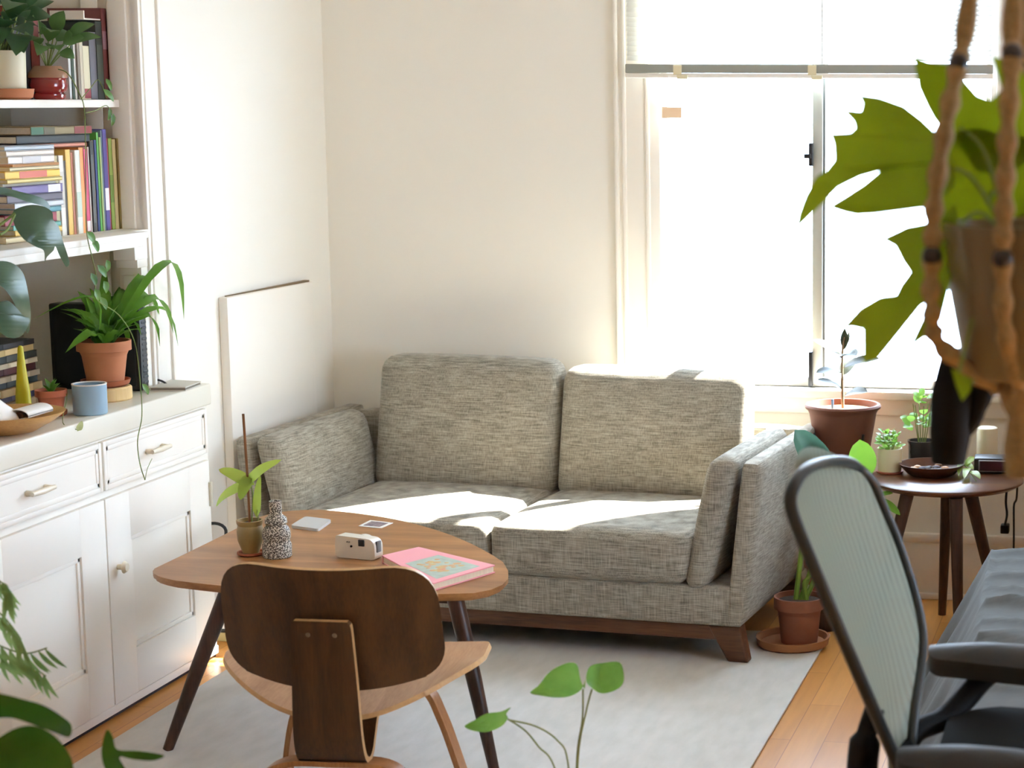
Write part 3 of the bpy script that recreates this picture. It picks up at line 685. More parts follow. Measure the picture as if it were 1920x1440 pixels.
# flat pile at left of lower shelf
G2 = 'books lying flat on the lower shelf'
PXX = -2.83
pile = [(440, 452, (222, 204, 160), 'cream book at bottom of flat pile on lower shelf', 0, None), (429, 440, (226, 186, 84), 'yellow book second from bottom of flat pile', .004, None),
        (420, 429, (120, 190, 176), 'turquoise book in flat pile above yellow one', -.006, None), (402, 420, (150, 36, 52), 'crimson thick book in flat pile', -.02, (.1, .35, (226, 200, 200))),
        (391, 402, (90, 150, 160), 'teal book above crimson one in flat pile', 0, None), (380, 391, (210, 214, 220), 'pale blue-white book in middle of flat pile', .01, None),
        (366, 380, (98, 92, 104), 'dark grey book in middle of flat pile', .004, None), (350, 366, (112, 98, 150), 'lavender book in flat pile below thin cream one', .008, (.05, .3, (224, 220, 220))),
        (345, 350, (226, 220, 206), 'thin off-white book above lavender one in pile', -.012, None), (337, 345, (220, 198, 120), 'sand yellow book under yellow-and-red spine', .004, None),
        (323, 337, (240, 194, 70), 'yellow book with red spine label in flat pile', -.006, (.25, .75, (206, 104, 78))), (316, 323, (238, 228, 186), 'cream book above yellow-and-red spine', .002, None),
        (311, 316, (224, 160, 88), 'thin orange book in flat pile', -.004, None), (297, 311, (234, 230, 222), 'white book with grey spine title near top of pile', -.012, (.3, .7, (206, 204, 204))),
        (287, 297, (236, 226, 212), 'cream-white book second from top of flat pile', -.014, None), (278, 287, (188, 198, 206), 'pale blue book on top of flat pile', -.01, None)]
zc = LZ + .0006
ye = y_first - .006
tot = sum(a[1] - a[0] for a in pile)
for y0p, y1p, rgb, lab, off, band in pile:
    th = (y1p - y0p) * .00141
    o = book(lab, (th - .0006, .235 + random.uniform(-.02, .03), .15), (PXX + random.uniform(-.01, .004), ye + off - .012, zc), rgb, (pi / 2, 0, 0), G2, band)
    zc += th
# flat books lying on the standing row
ztop = atx(140, 274, SX).z
def flat(lab, y0, y1, z, th, rgb, x, d, band=None): return book(lab, (th, y1 - y0, d), (x, y1, z), rgb, (pi / 2, 0, 0), 'books lying on top of the standing row', band)
zt0 = LZ + .002 + max(atx((r[0] + r[1]) / 2, r[2], SX).z - LZ - .002 for r in row[3:9])
flat('salmon book lying directly on standing books', yx(100, 276, SX), yx(172, 276, SX) - .004, zt0 + .001, .010, (206, 136, 112), SX - .006, .14)
flat('black book lying flat on top of standing books', yx(34, 265, SX), yx(172, 265, SX) - .002, zt0 + .0125, .0205, (26, 28, 24), SX - .004, .16)
o = flat('topmost flat book with green, olive and red spine blocks', yx(66, 250, SX), yx(180, 250, SX), zt0 + .0345, .021, (140, 120, 76), SX - .012, .15)
for a0, a1, c_ in ((.0, .30, (128, 40, 30)), (.62, .8, (88, 78, 40)), (.8, 1., (44, 96, 56))):
    b = BM(); hh = o.dimensions.z if False else (yx(180, 250, SX) - yx(66, 250, SX)); box(b, (-.0004, .001, a0 * hh + .001), (.0008, .020, a1 * hh - .001)); mesh('spine_block', b, mat('cover_%d_%d_%d' % c_, c_, .5), o, True, False)
# upright books on the upper shelf
G3 = 'upright books on the upper shelf'
SX2 = -2.885
row2 = [(85, 118, 34, (38, 34, 40), 'large black book behind green leaves on upper shelf', None), (118, 133, 16, (122, 48, 34), 'tall rust-red book behind leaves on upper shelf', None),
        (133, 138, 63, (222, 222, 220), 'thin white book left end of slim upper-shelf books', None), (138, 143, 68, (54, 74, 52), 'dark green slim book on upper shelf', None),
        (143, 148, 70, (206, 202, 194), 'light grey slim book beside dark green one', None), (148, 153, 74, (150, 138, 122), 'taupe slim book on upper shelf', None),
        (153, 160, 78, (198, 186, 162), 'sand slim book right of taupe one on upper shelf', None), (160, 173, 86, (212, 202, 170), 'cream book with red foot of spine on upper shelf', (.02, .2, (130, 26, 34))),
        (173, 186, 60, (98, 96, 104), 'blue-grey book on upper shelf', None), (186, 198, 40, (52, 60, 56), 'dark slate book beside reddish one on upper shelf', (.2, .7, (74, 84, 76))),
        (198, 208, 16, (112, 60, 58), 'tall reddish brown book at right end of upper shelf', (.55, .75, (150, 112, 118)))]
for x0, x1, ty, rgb, lab, band in row2:
    sx_ = SX2 if x0 > 130 else -2.965
    ya, yb = yx(x0, 186, sx_), yx(x1, 186, sx_); D_ = yx(133, 186, sx_) - yx(133, 186, SX2) + (.002 if x0 < 130 else 0); ya -= D_; yb -= D_; z = atx((x0 + x1) / 2, ty, sx_).z
    book(lab, (yb - ya - .0008, z - UZ - .001, .16), (sx_ + random.uniform(-.003, .002), ya, UZ + .0006), rgb, (0, 0, 0), G3, band)
t_y0, t_y1 = yx(160, 40, SX2), yx(197, 40, SX2); zb = atx(178, 38, SX2).z + .001
zq = max(atx(179, 60, SX2).z, atx(192, 40, SX2).z) + .002
b = BM(); box(b, (-.10, 0, 0), (0, t_y1 - t_y0, .004), .001); box(b, (-.10, 0, .0035), (0, .005, .024), .001); box(b, (-.10, t_y1 - t_y0 - .005, .0035), (0, t_y1 - t_y0, .024), .001)
single('small_tray', 'small white open tray lying on top of upper-shelf books', 'tray', (SX2 - .004, t_y0, zq), b, WHITE, smooth=False)

# ================================================================ UPPER SHELF PLANTS
c = atx(14, 178, -2.93); c.z = UZ
t = thing('potted_peace_lily', 'broad-leaved dark green plant in tall cream pot on upper shelf', 'plant', c)
b = BM(); lathe(b, [(0, 0), (.052, 0), (.062, .006), (.066, .028), (.060, .028), (.052, .008), (0, .008)], c); mesh('saucer', b, TERRA, t)
b = BM(); lathe(b, [(0, .009), (.040, .009), (.047, .02), (.050, .125), (.046, .125), (.044, .11), (0, .11)], c); mesh('pot', b, mat('cream_pot', (222, 214, 184), .45), t)
b = BM(); soil_bm(b, c, .044, .116); mesh('soil', b, SOIL, t)
b = BM(); sb = BM()
tips = [(-40, 40, -.1), (-20, -30, .0), (30, -50, .05), (75, -20, .06), (95, 30, .08), (60, 70, .10), (30, 105, .12), (-10, 95, .14), (90, 5, -.02), (50, 35, .12), (10, 20, .16), (-5, 60, .10), (45, 100, .07), (70, 50, .02), (20, -10, .1)]
for i, (tx, ty, dx) in enumerate(tips):
    tip = atx(tx, ty, -2.93 + dx); st = c + Vector((random.uniform(-.02, .02), random.uniform(-.02, .02), .115)); mid = st.lerp(tip, .38) + Vector((0, 0, .05))
    tube(sb, smooth_path([st, mid], 3), .002, 6); leaf(b, mid, tip, .062 + random.uniform(0, .024), (.5, -.4, .8), .18, 'lance', .2)
mesh('foliage', b, GREEN_D, t); mesh('stem', sb, STEM, t)

c = atx(92, 182, -2.905); c.z = UZ
t = thing('trailing_plant', 'leafy plant in glossy red ribbed pot on upper shelf with long trailing vine', 'plant', c)
RED = mat('red_glaze', (128, 28, 30), .15, var=.15, scale=8, coat=.6)
b = BM(); lathe(b, [(0, 0), (.038, 0), (.043, .006), (.043, .014), (.039, .018), (.046, .024), (.0495, .036), (.047, .052), (.050, .056), (.0475, .070), (.036, .084), (.034, .088), (.029, .088), (.030, .078), (0, .076)], c, 40); pot = mesh('pot', b, RED, t)
b = BM(); lathe(b, [(.0486, .0595), (.0502, .0575), (.0498, .0625), (.0478, .0712), (.037, .0845), (.0345, .0886), (.0340, .0880), (.0362, .0836), (.0472, .0700)], c, 40); mesh('glaze_band', b, mat('tan_glaze', (150, 110, 84), .25), pot, label='tan glazed shoulder')
b = BM(); sb = BM(); st0 = c + Vector((0, 0, .08))
for tx, ty, dx, w in ((60, 30, .03, .05), (120, 20, .05, .05), (158, 70, .08, .062), (110, 95, .09, .055), (70, 105, .10, .05), (140, 110, .06, .05), (178, 45, .10, .04), (190, 70, .10, .036), (95, 60, .1, .055), (45, 80, .08, .05), (130, 60, .02, .05)):
    tip = atx(tx, ty, -2.90 + dx); mid = st0.lerp(tip, .45) + Vector((0, 0, .03)); tube(sb, smooth_path([st0, mid], 3), .0016, 6); leaf(b, mid, tip, w, (.5, -.5, .7), .16, 'lance', .2)
mesh('foliage', b, leafmat('leaf_mid', (52, 84, 42), (88, 120, 64), .25), t); mesh('stem', sb, STEM, t)
vp = [st0, atx(124, 135, -2.84), atx(150, 178, -2.80), atx(158, 205, -2.775), atx(160, 260, -2.75), atx(161, 340, -2.745), atx(162, 430, -2.735), atx(172, 480, -2.722), atx(181, 520, -2.72), atx(180, 560, -2.72), atx(222, 590, -2.70), atx(252, 640, -2.69), atx(263, 720, -2.672), atx(266, 780, -2.665), atx(258, 826, -2.66), atx(262, 868, -2.655), atx(272, 900, -2.65)]
b = BM(); tube(b, smooth_path(vp, 5), .0015, 6)
tube(b, smooth_path([atx(152, 186, -2.80), atx(170, 165, -2.80), atx(185, 150, -2.80), atx(200, 185, -2.79)], 5), .0011, 5); tube(b, smooth_path([atx(160, 212, -2.77), atx(180, 207, -2.77), atx(200, 198, -2.77), atx(212, 218, -2.77)], 5), .0011, 5)
tube(b, smooth_path([atx(272, 900, -2.65), atx(276, 880, -2.65), atx(285, 860, -2.65)], 4), .0009, 5)
vine = mesh('vine', b, STEM, t)
b = BM()
for px_, py_, w in ((196, 170, .018), (200, 150, .016), (212, 216, .014), (206, 205, .012), (165, 437, .022), (175, 452, .02), (268, 722, .018), (200, 490, .02), (185, 500, .022), (172, 515, .02), (195, 530, .024), (178, 545, .022), (190, 560, .02), (272, 900, .010)):
    p_ = atx(px_, py_, -2.72 if py_ > 250 else -2.79); leaf(b, p_, p_ + Vector((random.uniform(-.01, .01), random.uniform(-.01, .03), -.03)), w, (1, -.5, .3), .1, 'heart', .2, 6)
mesh('vine_leaves', b, leafmat('leaf_vine', (70, 112, 54), (110, 150, 76), .3), vine)

# ================================================================ WORKTOP ITEMS
def on_top(px, py): return atz(px, py, CT)
# fern pot on saucer and round stand
c = on_top(200, 749); 
b = BM(); lathe(b, [(0, 0), (.064, 0), (.068, .004), (.068, .034), (.064, .038), (0, .038)], (0, 0, 0), 40)
single('round_wooden_stand', 'round pale wooden stand under fern pot on worktop', 'stand', c, b, wood('pale_ring', (206, 172, 116), (228, 200, 150), 2, 5))
cz = c + Vector((0, 0, .0385))
t = thing('potted_fern', 'bright green strap-leaved fern in terracotta pot before black speaker', 'plant', cz)
b = BM(); lathe(b, [(0, 0), (.052, 0), (.062, .006), (.066, .018), (.061, .018), (.054, .007), (0, .007)], cz); mesh('saucer', b, TERRA_D, t)
b = BM(); pot_bm(b, cz + Vector((0, 0, .0075)), .072, .048, .118, .24, .10); mesh('pot', b, TERRA, t)
b = BM(); soil_bm(b, cz, .060, .112); mesh('soil', b, SOIL, t)
b = BM(); s0 = cz + Vector((0, 0, .11))
for tx, ty, dx, w, sg in ((122, 662, .09, .036, .35), (60, 600, .05, .012, .5), (112, 580, .0, .03, .25), (145, 545, .0, .034, .2), (168, 540, .03, .036, .15), (196, 500, .0, .03, .1), (205, 545, .05, .04, .2), (240, 545, .04, .036, .2), (298, 532, .10, .03, .3), (285, 560, .06, .024, .25), (345, 600, .14, .03, .5), (325, 625, .16, .040, .4), (300, 650, .18, .036, .5), (334, 650, .2, .024, .45), (196, 672, .11, .036, .5), (238, 655, .12, .034, .45), (150, 620, .08, .04, .4), (230, 585, .1, .042, .3), (180, 590, .08, .04, .25), (210, 610, .12, .042, .4), (160, 580, .05, .036, .25), (255, 600, .12, .036, .35), (140, 600, .07, .034, .3), (215, 560, -.05, .03, .15), (250, 560, -.03, .03, .2), (300, 600, .13, .03, .4), (265, 630, .14, .034, .4)):
    tip = atx(tx, ty, -2.94 + dx); k = s0 + Vector((random.uniform(-.02, .02), random.uniform(-.02, .02), 0)); leaf(b, k, tip, w, (.35, -.45, .9), sg, 'lance', .22, 10, .25)
for k in range(26):
    a = random.uniform(0, 6.28); r = random.uniform(.03, .10); hh_ = random.uniform(.05, .14) * (1.25 - r * 5)
    q = s0 + Vector((.02 * cos(a), .02 * sin(a), 0)); leaf(b, q, q + Vector((r * cos(a), r * sin(a) * .7, max(.02, hh_))), random.uniform(.024, .036), (cos(a) * -.3, sin(a) * -.3, 1), .15, 'lance', .2, 9, .25)
mesh('foliage', b, GREEN_F, t)
# blue mug
c = on_top(170, 776)
t = thing('mug', 'light blue enamel mug with white rim on worktop', 'mug', (c.x, c.y, CT))
b = BM(); lathe(b, [(0, 0), (.040, 0), (.043, .003), (.0435, .080), (.0405, .080), (.040, .006), (0, .006)], c, 40); mesh('body', b, mat('blue_enamel', (148, 178, 198), .3, var=.04, scale=6), t)
b = BM(); lathe(b, [(.0441, .0785), (.0443, .0815), (.040, .0815), (.0398, .0785)], c, 40); mesh('rim', b, PAPER, t)
b = BM(); tube(b, smooth_path([c + Vector((-.028, .030, .066)), c + Vector((-.042, .052, .062)), c + Vector((-.044, .054, .036)), c + Vector((-.029, .031, .018))], 5), .005, 8); mesh('handle', b, mat('blue_enamel', (148, 178, 198)), t)
# black speaker box
X0, X1, Y0, Y1, z1 = at(98, 700, 5.285).x, at(262, 700, 5.28).x, 5.282, 5.338, CT + .245
spk = thing('desktop_speaker', 'tall black speaker behind fern on worktop', 'speaker', (-3.0, 5.36, CT))
b = BM(); box(b, (X0, Y0, CT), (X1, Y1, z1), .006, 3); mesh('cabinet', b, mat('speaker_black', (20, 24, 24), .5), spk)
b = BM(); box(b, (X1 - .001, Y0 + .004, CT + .01), (X1 + .003, Y1 - .004, z1 - .01), .002)
for k in range(14): box(b, (X1 + .002, Y0 + .014, CT + .02 + k * .0155), (X1 + .0045, Y1 - .014, CT + .027 + k * .0155), .001)
mesh('side_grille', b, mat('grille_grey', (62, 64, 64), .5), spk)
b = BM(); box(b, (X0 + .012, Y0 - .003, CT + .014), (X1 - .012, Y0 + .002, z1 - .014), .003); mesh('front_cloth', b, mat('cloth_black', (14, 17, 17), .9), spk)
b = BM(); tube(b, smooth_path([(X1 + .002, 5.31, CT + .022), (-2.84, 5.325, CT + .024), (-2.79, 5.36, CT + .022), (-2.768, 5.375, CT + .0036)], 5), .003, 8)
single('audio_cable', 'short black cable lying beside speaker on worktop', 'cable', (-2.84, 5.38, CT), b, BLACK, local=False)
qn = [on_top(*s) for s in ((279, 730), (345, 730), (374, 719), (318, 716))]; qn = [Vector((p.x + .02, p.y - .03, 0)) for p in qn]
t = thing('notebook', 'thin grey notebook lying at right end of worktop', 'notebook', (qn[0].x, qn[0].y, CT))
b = BM(); quadbox(b, qn, CT + .0085, CT + .0115); quadbox(b, qn, CT + .0004, CT + .0025); mesh('cover', b, mat('grey_card', (206, 202, 192), .6), t)
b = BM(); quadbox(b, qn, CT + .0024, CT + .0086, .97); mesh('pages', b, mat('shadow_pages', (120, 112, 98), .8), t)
# pile of dark-spined books at left of worktop
G4 = 'dark books piled on the worktop'
zc = CT + .0006
for i, (th, rgb, lab, off, rz) in enumerate(((.019, (150, 130, 96), 'tan book at bottom of dark pile on worktop', .02, .02), (.016, (64, 60, 84), 'indigo book second from bottom of worktop pile', .015, -.03), (.020, (188, 156, 104), 'honey-coloured book in worktop pile behind yellow taper', .012, .03),
                    (.017, (44, 54, 56), 'blackish green book in middle of worktop pile', -.004, -.02), (.015, (178, 160, 132), 'light tan book in middle of worktop pile', .004, .02), (.021, (78, 34, 36), 'maroon book in upper half of worktop pile', -.01, -.04), (.013, (206, 190, 158), 'cream book above maroon one in worktop pile', -.014, .02),
                    (.018, (52, 56, 52), 'charcoal book near top of worktop pile', -.012, -.01), (.016, (196, 168, 112), 'straw book under topmost one of worktop pile', -.02, .03), (.014, (34, 34, 36), 'black book on top of worktop pile', -.02, -.02))):
    book(lab, (th, .21, .15), (-2.975 + random.uniform(-.006, .006), 5.075 + off - .02, zc), rgb, (pi / 2, 0, rz), G4, (.25, .7, tuple(min(255, v + 34) for v in rgb)))
    zc += th + .0008
# yellow taper object, wooden bowl, cloth, small terracotta pot
c = Vector((-2.925, atx(45, 770, -2.925).y, CT))
b = BM(); lathe(b, [(0, 0), (.026, 0), (.027, .012), (.020, .014), (.0185, .05), (.013, .10), (.0085, .150), (.007, .170), (.004, .176), (0, .177)], (0, 0, 0), 24)
single('taper_candle', 'tall tapering yellow candle beside wooden bowl on worktop', 'candle', c, b, mat('yellow_wax', (198, 186, 26), .45, var=.06, scale=12))
c = on_top(98, 779)
t = thing('potted_succulent', 'tiny sprouting plant in small terracotta pot left of blue mug', 'plant', c)
b = BM(); lathe(b, [(0, 0), (.032, 0), (.037, .004), (.038, .014), (.034, .014), (.031, .006), (0, .006)], c); mesh('saucer', b, TERRA_D, t)
b = BM(); pot_bm(b, c + Vector((0, 0, .0065)), .040, .027, .062, .3, .10); mesh('pot', b, mat('terracotta_red', (176, 98, 70), .85, var=.15, scale=20), t)
b = BM(); soil_bm(b, c, .034, .060); mesh('soil', b, SOIL, t)
b = BM()
for i in range(16):
    a = random.uniform(0, 6.28); r = random.uniform(.008, .03); s0 = c + Vector((.004 * cos(a), .004 * sin(a), .06)); leaf(b, s0, s0 + Vector((r * cos(a), r * sin(a), random.uniform(.012, .042))), .011, (0, 0, 1), .1, 'oval', .1, 5)
mesh('foliage', b, GREEN, t)
e0, e1 = on_top(118, 796) + Vector((0, 0, .003)), atx(146, 806, XF + .016)
b = BM(); tube(b, smooth_path([c + Vector((.012, 0, .062)), c + Vector((.044, .0, .055)), e0 + Vector((.0, 0, .002)), e1], 6), .0011, 6); sp_ = mesh('stem', b, STEM, t)
b = BM(); leaf(b, e1, e1 + Vector((.006, .012, .022)), .018, (1, -.4, .4), .1, 'heart', .15, 6); mesh('leaf', b, leafmat('leaf_pale', (170, 186, 120), (206, 214, 160), .4), sp_)
c = on_top(10, 811)
b = BM(); lathe(b, [(0, .004), (.055, 0), (.070, .003), (.115, .028), (.140, .047), (.143, .051), (.139, .051), (.110, .034), (.066, .010), (0, .008)], (0, 0, 0), 56)
single('wooden_bowl', 'shallow light wooden bowl holding white cloth at left end of worktop', 'bowl', c, b, wood('bowl_wood', (178, 130, 72), (214, 170, 108), 1, 4))
t = thing('paper_wrap', 'crumpled white paper with dark-lined rolled end in wooden bowl', 'paper', c + Vector((0, 0, .014)))
b = BM(); cushion(b, [c + Vector(q) for q in ((-.07, -.10, .03), (.05, -.10, .03), (.05, .03, .032), (-.07, .03, .032), (-.05, -.10, .125), (.02, -.10, .125), (.02, .02, .05), (-.05, .02, .05))], .02, (.01, .01, .008), 8)
mesh('sheet', b, PAPER, t)
b = BM(); n = 18; A = []
for k in range(n + 1):
    a = -.2 + k / n * 3.5; A.append((c.x + .062 - .030 * cos(a) - .01, c.z + .046 + .016 * sin(a)))
for (x0, z0), (x1, z1_) in zip(A, A[1:]):
    hexa(b, [(x0, c.y - .03, z0), (x1, c.y - .03, z1_), (x1, c.y + .085, z1_), (x0, c.y + .085, z0), (x0, c.y - .03, z0 + .002), (x1, c.y - .03, z1_ + .002), (x1, c.y + .085, z1_ + .002), (x0, c.y + .085, z0 + .002)])
mesh('rolled_end', b, PAPER, t)
b = BM(); tube(b, [(c.x + .05, c.y - .02, c.z + .047), (c.x + .05, c.y + .08, c.z + .047)], [.012, .018], 12, .7); mesh('lining', b, mat('dark_lining', (62, 40, 36), .8), t, label='dark brown lining')

# large monstera reaching in from the left
c = Vector((-2.86, 4.36, CT))
t = thing('monstera', 'large dark-leaved monstera leaning in from left before lower shelf', 'plant', c)
b = BM(); pot_bm(b, c, .085, .06, .14); mesh('pot', b, TERRA, t)
b = BM(); soil_bm(b, c, .072, .122); mesh('soil', b, SOIL, t)
XM = -2.66
def traced(bm, pts, x, dn, k=.0):
    cxp = sum(p[0] for p in pts) / len(pts); cyp = sum(p[1] for p in pts) / len(pts)
    def fn(px_, py_): return atx(px_, py_, x + dn * ((px_ - cxp) / 60) + k * ((px_ - cxp) ** 2 + (py_ - cyp) ** 2) / 3600)
    sheet(bm, pts, fn)
b = BM()
traced(b, [(24, 398), (40, 388), (62, 384), (84, 388), (98, 398), (100, 412), (110, 425), (118, 452), (130, 490), (124, 500), (112, 480), (104, 462), (100, 470), (88, 482), (84, 492), (82, 470), (66, 462), (44, 448), (28, 424)], XM, .02, -.03)
traced(b, [(-30, 352), (0, 350), (40, 360), (70, 368), (88, 378), (94, 392), (80, 386), (50, 378), (20, 368), (-20, 362)], XM - .02, .03, -.01)
traced(b, [(-40, 500), (-10, 490), (20, 492), (42, 510), (52, 545), (58, 590), (52, 625), (40, 600), (22, 560), (0, 535), (-30, 525)], XM, .02, -.02)
traced(b, [(-40, 560), (-5, 566), (18, 565), (42, 590), (56, 600), (40, 630), (14, 632), (-10, 610)], XM + .015, .02, -.02)
mesh('foliage', b, leafmat('leaf_monstera', (38, 66, 42), (84, 110, 84), .15, .3, 5), t)
b = BM(); s0 = c + Vector((.0, 0, .12))
for e in (atx(28, 400, XM), atx(-20, 355, XM - .02), atx(-20, 505, XM), atx(-30, 575, XM + .01)): tube(b, smooth_path([s0, s0.lerp(e, .5) + Vector((0, -.06, .08)), e], 6), .0035, 8)
tube(b, smooth_path([atx(0, 440, XM), atx(14, 430, XM), atx(28, 402, XM)], 4), .003, 6)
mesh('stem', b, STEM, t)

# ================================================================ SIDE TABLE AND THINGS BY THE WINDOW
SZ = .50; sc = Vector((-.587, 6.045, 0)); SR = .238
st = thing('side_table', 'round dark walnut side table with splayed legs under window', 'side table', (sc.x, sc.y, 0))
b = BM(); lathe(b, [(0, SZ - .02), (SR - .02, SZ - .02), (SR, SZ - .008), (SR, SZ - .003), (SR - .004, SZ), (0, SZ)], sc, 64); mesh('tabletop', b, wood('side_walnut', (64, 38, 24), (104, 68, 46), 0, 5, .3), st)
for tx, ty, bx, by in ((1684, 925, -.80, 5.92), (1797, 940, -.525, 5.86), (1832, 930, -.40, 6.05), (0, 0, -.62, 6.30)):
    if tx: p0 = atz(tx, ty, SZ - .02); p0 = sc.lerp(Vector((p0.x, p0.y, 0)), .8)
    else: p0 = Vector((sc.x - .01, sc.y + .15, 0))
    b = BM(); tube(b, [(p0.x, p0.y, SZ - .02), (bx, by, .0)], [.021, .013], 14); mesh('leg', b, DARKWOOD, st)

c = atz(1668, 886, SZ)
t = thing('potted_herb', 'small bushy green herb in cream cylinder pot on side table', 'plant', (c.x, c.y, SZ))
b = BM(); lathe(b, [(0, 0), (.040, 0), (.042, .003), (.042, .006), (0, .006)], c, 28); mesh('coaster', b, mat('copper', (150, 80, 60), .5), t)
b = BM(); lathe(b, [(0, .0065), (.036, .0065), (.037, .010), (.0385, .078), (.0355, .078), (.035, .066), (0, .066)], c, 32); mesh('pot', b, CREAM, t)
def bush(bm, c, z0, rx, h, n, lw, ll, seed=1):
    rd = random.Random(seed)
    for i in range(n):
        a = rd.uniform(0, 6.28); r = rx * rd.random() ** .5; z = z0 + h * rd.random() * (1 - .4 * r / rx)
        s0 = c + Vector((r * cos(a), r * sin(a), z)); d = Vector((cos(a) * .8 + rd.uniform(-.5, .5), sin(a) * .8 + rd.uniform(-.5, .5), rd.uniform(-.1, .9))).normalized()
        leaf(bm, s0, s0 + d * ll * rd.uniform(.7, 1.2), lw, (rd.uniform(-.4, .4), rd.uniform(-.6, .2), 1), .1, 'oval', .15, 5)
b = BM(); bush(b, c, .072, .036, .07, 70, .016, .022, 3); mesh('foliage', b, leafmat('leaf_herb', (84, 134, 40), (148, 190, 84), .4), t)
b = BM()
for k in range(7): tube(b, [c + Vector((.006 * cos(k), .006 * sin(k), .06)), c + Vector((.024 * cos(k * .9), .024 * sin(k * .9), .12))], .0012, 5)
mesh('stem', b, STEM, t)

c = atz(1728, 868, SZ); 
t = thing('jar_planter', 'leafy seedling in dark glass jar behind wooden dish', 'plant', (c.x, c.y, SZ))
b = BM(); lathe(b, [(0, 0), (.040, 0), (.043, .005), (.043, .062), (.046, .068), (.046, .074), (.041, .074), (.039, .066), (.039, .05), (0, .05)], c, 28); mesh('jar', b, mat('dark_glass', (52, 58, 66), .12, coat=.5), t)
b = BM(); soil_bm(b, c, .037, .062); mesh('soil', b, SOIL, t)
b = BM(); bush(b, c, .105, .05, .06, 26, .028, .034, 5); bush(b, c, .18, .03, .05, 12, .022, .03, 6); mesh('foliage', b, leafmat('leaf_herb', (84, 134, 40), (148, 190, 84)), t)
b = BM()
for k in range(6): tube(b, smooth_path([c + Vector((.01 * cos(k), .01 * sin(k), .06)), c + Vector((.02 * cos(k), .02 * sin(k), .12)), c + Vector((.03 * cos(k), .03 * sin(k), .19))], 4), .0016, 5)
mesh('stem', b, STEM, t)

c = atz(1746, 890, SZ); c.z = SZ
t = thing('wooden_dish', 'dark turned wooden dish of trinkets on side table', 'dish', c)
b = BM(); lathe(b, [(0, .0), (.060, 0), (.075, .006), (.098, .030), (.101, .036), (.097, .036), (.076, .014), (0, .010)], c, 48); mesh('bowl', b, wood('dish_wood', (58, 32, 22), (96, 58, 40), 0, 6, .3), t)
rd = random.Random(4)
for i in range(13):
    a = rd.uniform(0, 6.28) if i else 0; r = .012 + .052 * (i / 13); a = i * 2.4; b = BM(); s = rd.uniform(.006, .0105)
    bmesh.ops.create_icosphere(b, subdivisions=2, radius=s, matrix=Matrix.Diagonal((1.3, 1, .7, 1)))
    k = i < 8; p_ = c + Vector((r * cos(a), r * sin(a), .0125 + s * .7 + max(0, r - .05) * .3))
    single('pebble' if k else 'seashell', 'small grey pebble lying in dark wooden dish' if k else 'small pale tan shell lying in dark wooden dish', 'pebble' if k else 'shell', p_, b, mat('pebble_grey', (92, 86, 92), .6) if k else mat('shell_tan', (206, 164, 130), .5), group='pebbles in the wooden dish' if k else 'shells in the wooden dish')

c = atz(1868, 890, SZ); t = thing('clock_radio', 'black clock radio with dark red display on side table', 'clock radio', (c.x, c.y + .04, SZ), .06)
b = BM(); box(b, (-.072, -.035, .001), (.072, .045, .050), .006, 3); mesh('case', b, BLACK, t, True)
b = BM(); box(b, (-.058, -.0385, .008), (.066, -.034, .044), .002); fr = mesh('bezel', b, mat('bezel_silver', (150, 150, 150), .3, metal=.5), t, True)
b = BM(); box(b, (-.054, -.0395, .011), (.062, -.037, .041)); mesh('display', b, mat('display_red', (58, 22, 34), .15), t, True)
c = atz(1846, 868, SZ); c = Vector((c.x + .003, c.y + .06, SZ))
b = BM(); lathe(b, [(0, 0), (.032, 0), (.034, .004), (.034, .098), (.0325, .104), (.028, .107), (0, .106)], (0, 0, 0), 36)
single('pillar_candle', 'thick ivory pillar candle behind clock radio', 'candle', c, b, mat('ivory_wax', (236, 230, 206), .5))
c = atz(1800, 868, SZ)
# trailing sprig from the jar across the table
t = thing('pothos_sprig', 'sprig of green pothos leaves trailing between dish and clock radio', 'plant', (atz(1815, 880, SZ).x, atz(1815, 880, SZ).y, SZ))
b = BM(); q0 = atz(1790, 862, SZ); q1 = atz(1820, 895, SZ)
tube(b, smooth_path([q0 + Vector((0, 0, .002)), atz(1803, 868, SZ + .03), atz(1815, 880, SZ + .02), atz(1830, 902, SZ + .004)], 5), .0016, 6); mesh('stem', b, STEM, t)
b = BM()
for a_, e_ in (((1806, 868), (1797, 893)), ((1812, 872), (1838, 862)), ((1815, 880), (1808, 898)), ((1822, 885), (1838, 898)), ((1808, 870), (1826, 880))):
    leaf(b, atz(*a_, SZ + .022), atz(*e_, SZ + .012), .026, (0, -.4, 1), .1, 'heart', .15, 6)
mesh('foliage', b, GREEN_L, t)
# rubber plant in a big terracotta pot on a wire stand
RY = 6.30; c = at(1578, 800, RY); zr = at(1578, 757, RY).z; zbm = zr - .205; c = Vector((c.x + .004, RY, zbm))
t = thing('rubber_plant', 'young rubber plant with sparse dark leaves in large terracotta pot by window', 'plant', c)
b = BM(); lathe(b, [(0, 0), (.078, 0), (.108, .176), (.113, .186), (.121, .192), (.123, .199), (.119, .205), (.110, .205), (.103, .18), (.095, .15), (0, .15)], c, 56); mesh('pot', b, mat('terracotta_big', (106, 63, 47), .7, var=.08, scale=10), t)
b = BM(); lathe(b, [(0, .165), (.096, .165), (.1015, .186), (.05, .190), (0, .191)], c, 30); mesh('soil', b, mat('bark_chips', (206, 160, 110), .9, scale=120, rgb2=(130, 80, 48), bump=1), t)
b = BM(); tube(b, smooth_path([c + Vector((0, 0, .185)), at(1579, 700, RY), at(1580, 655, RY), at(1584, 632, RY)], 5), [.005] * 5 + [.004] * 11, 8); mesh('stem', b, mat('bark_stem', (150, 124, 96), .8), t)
b = BM()
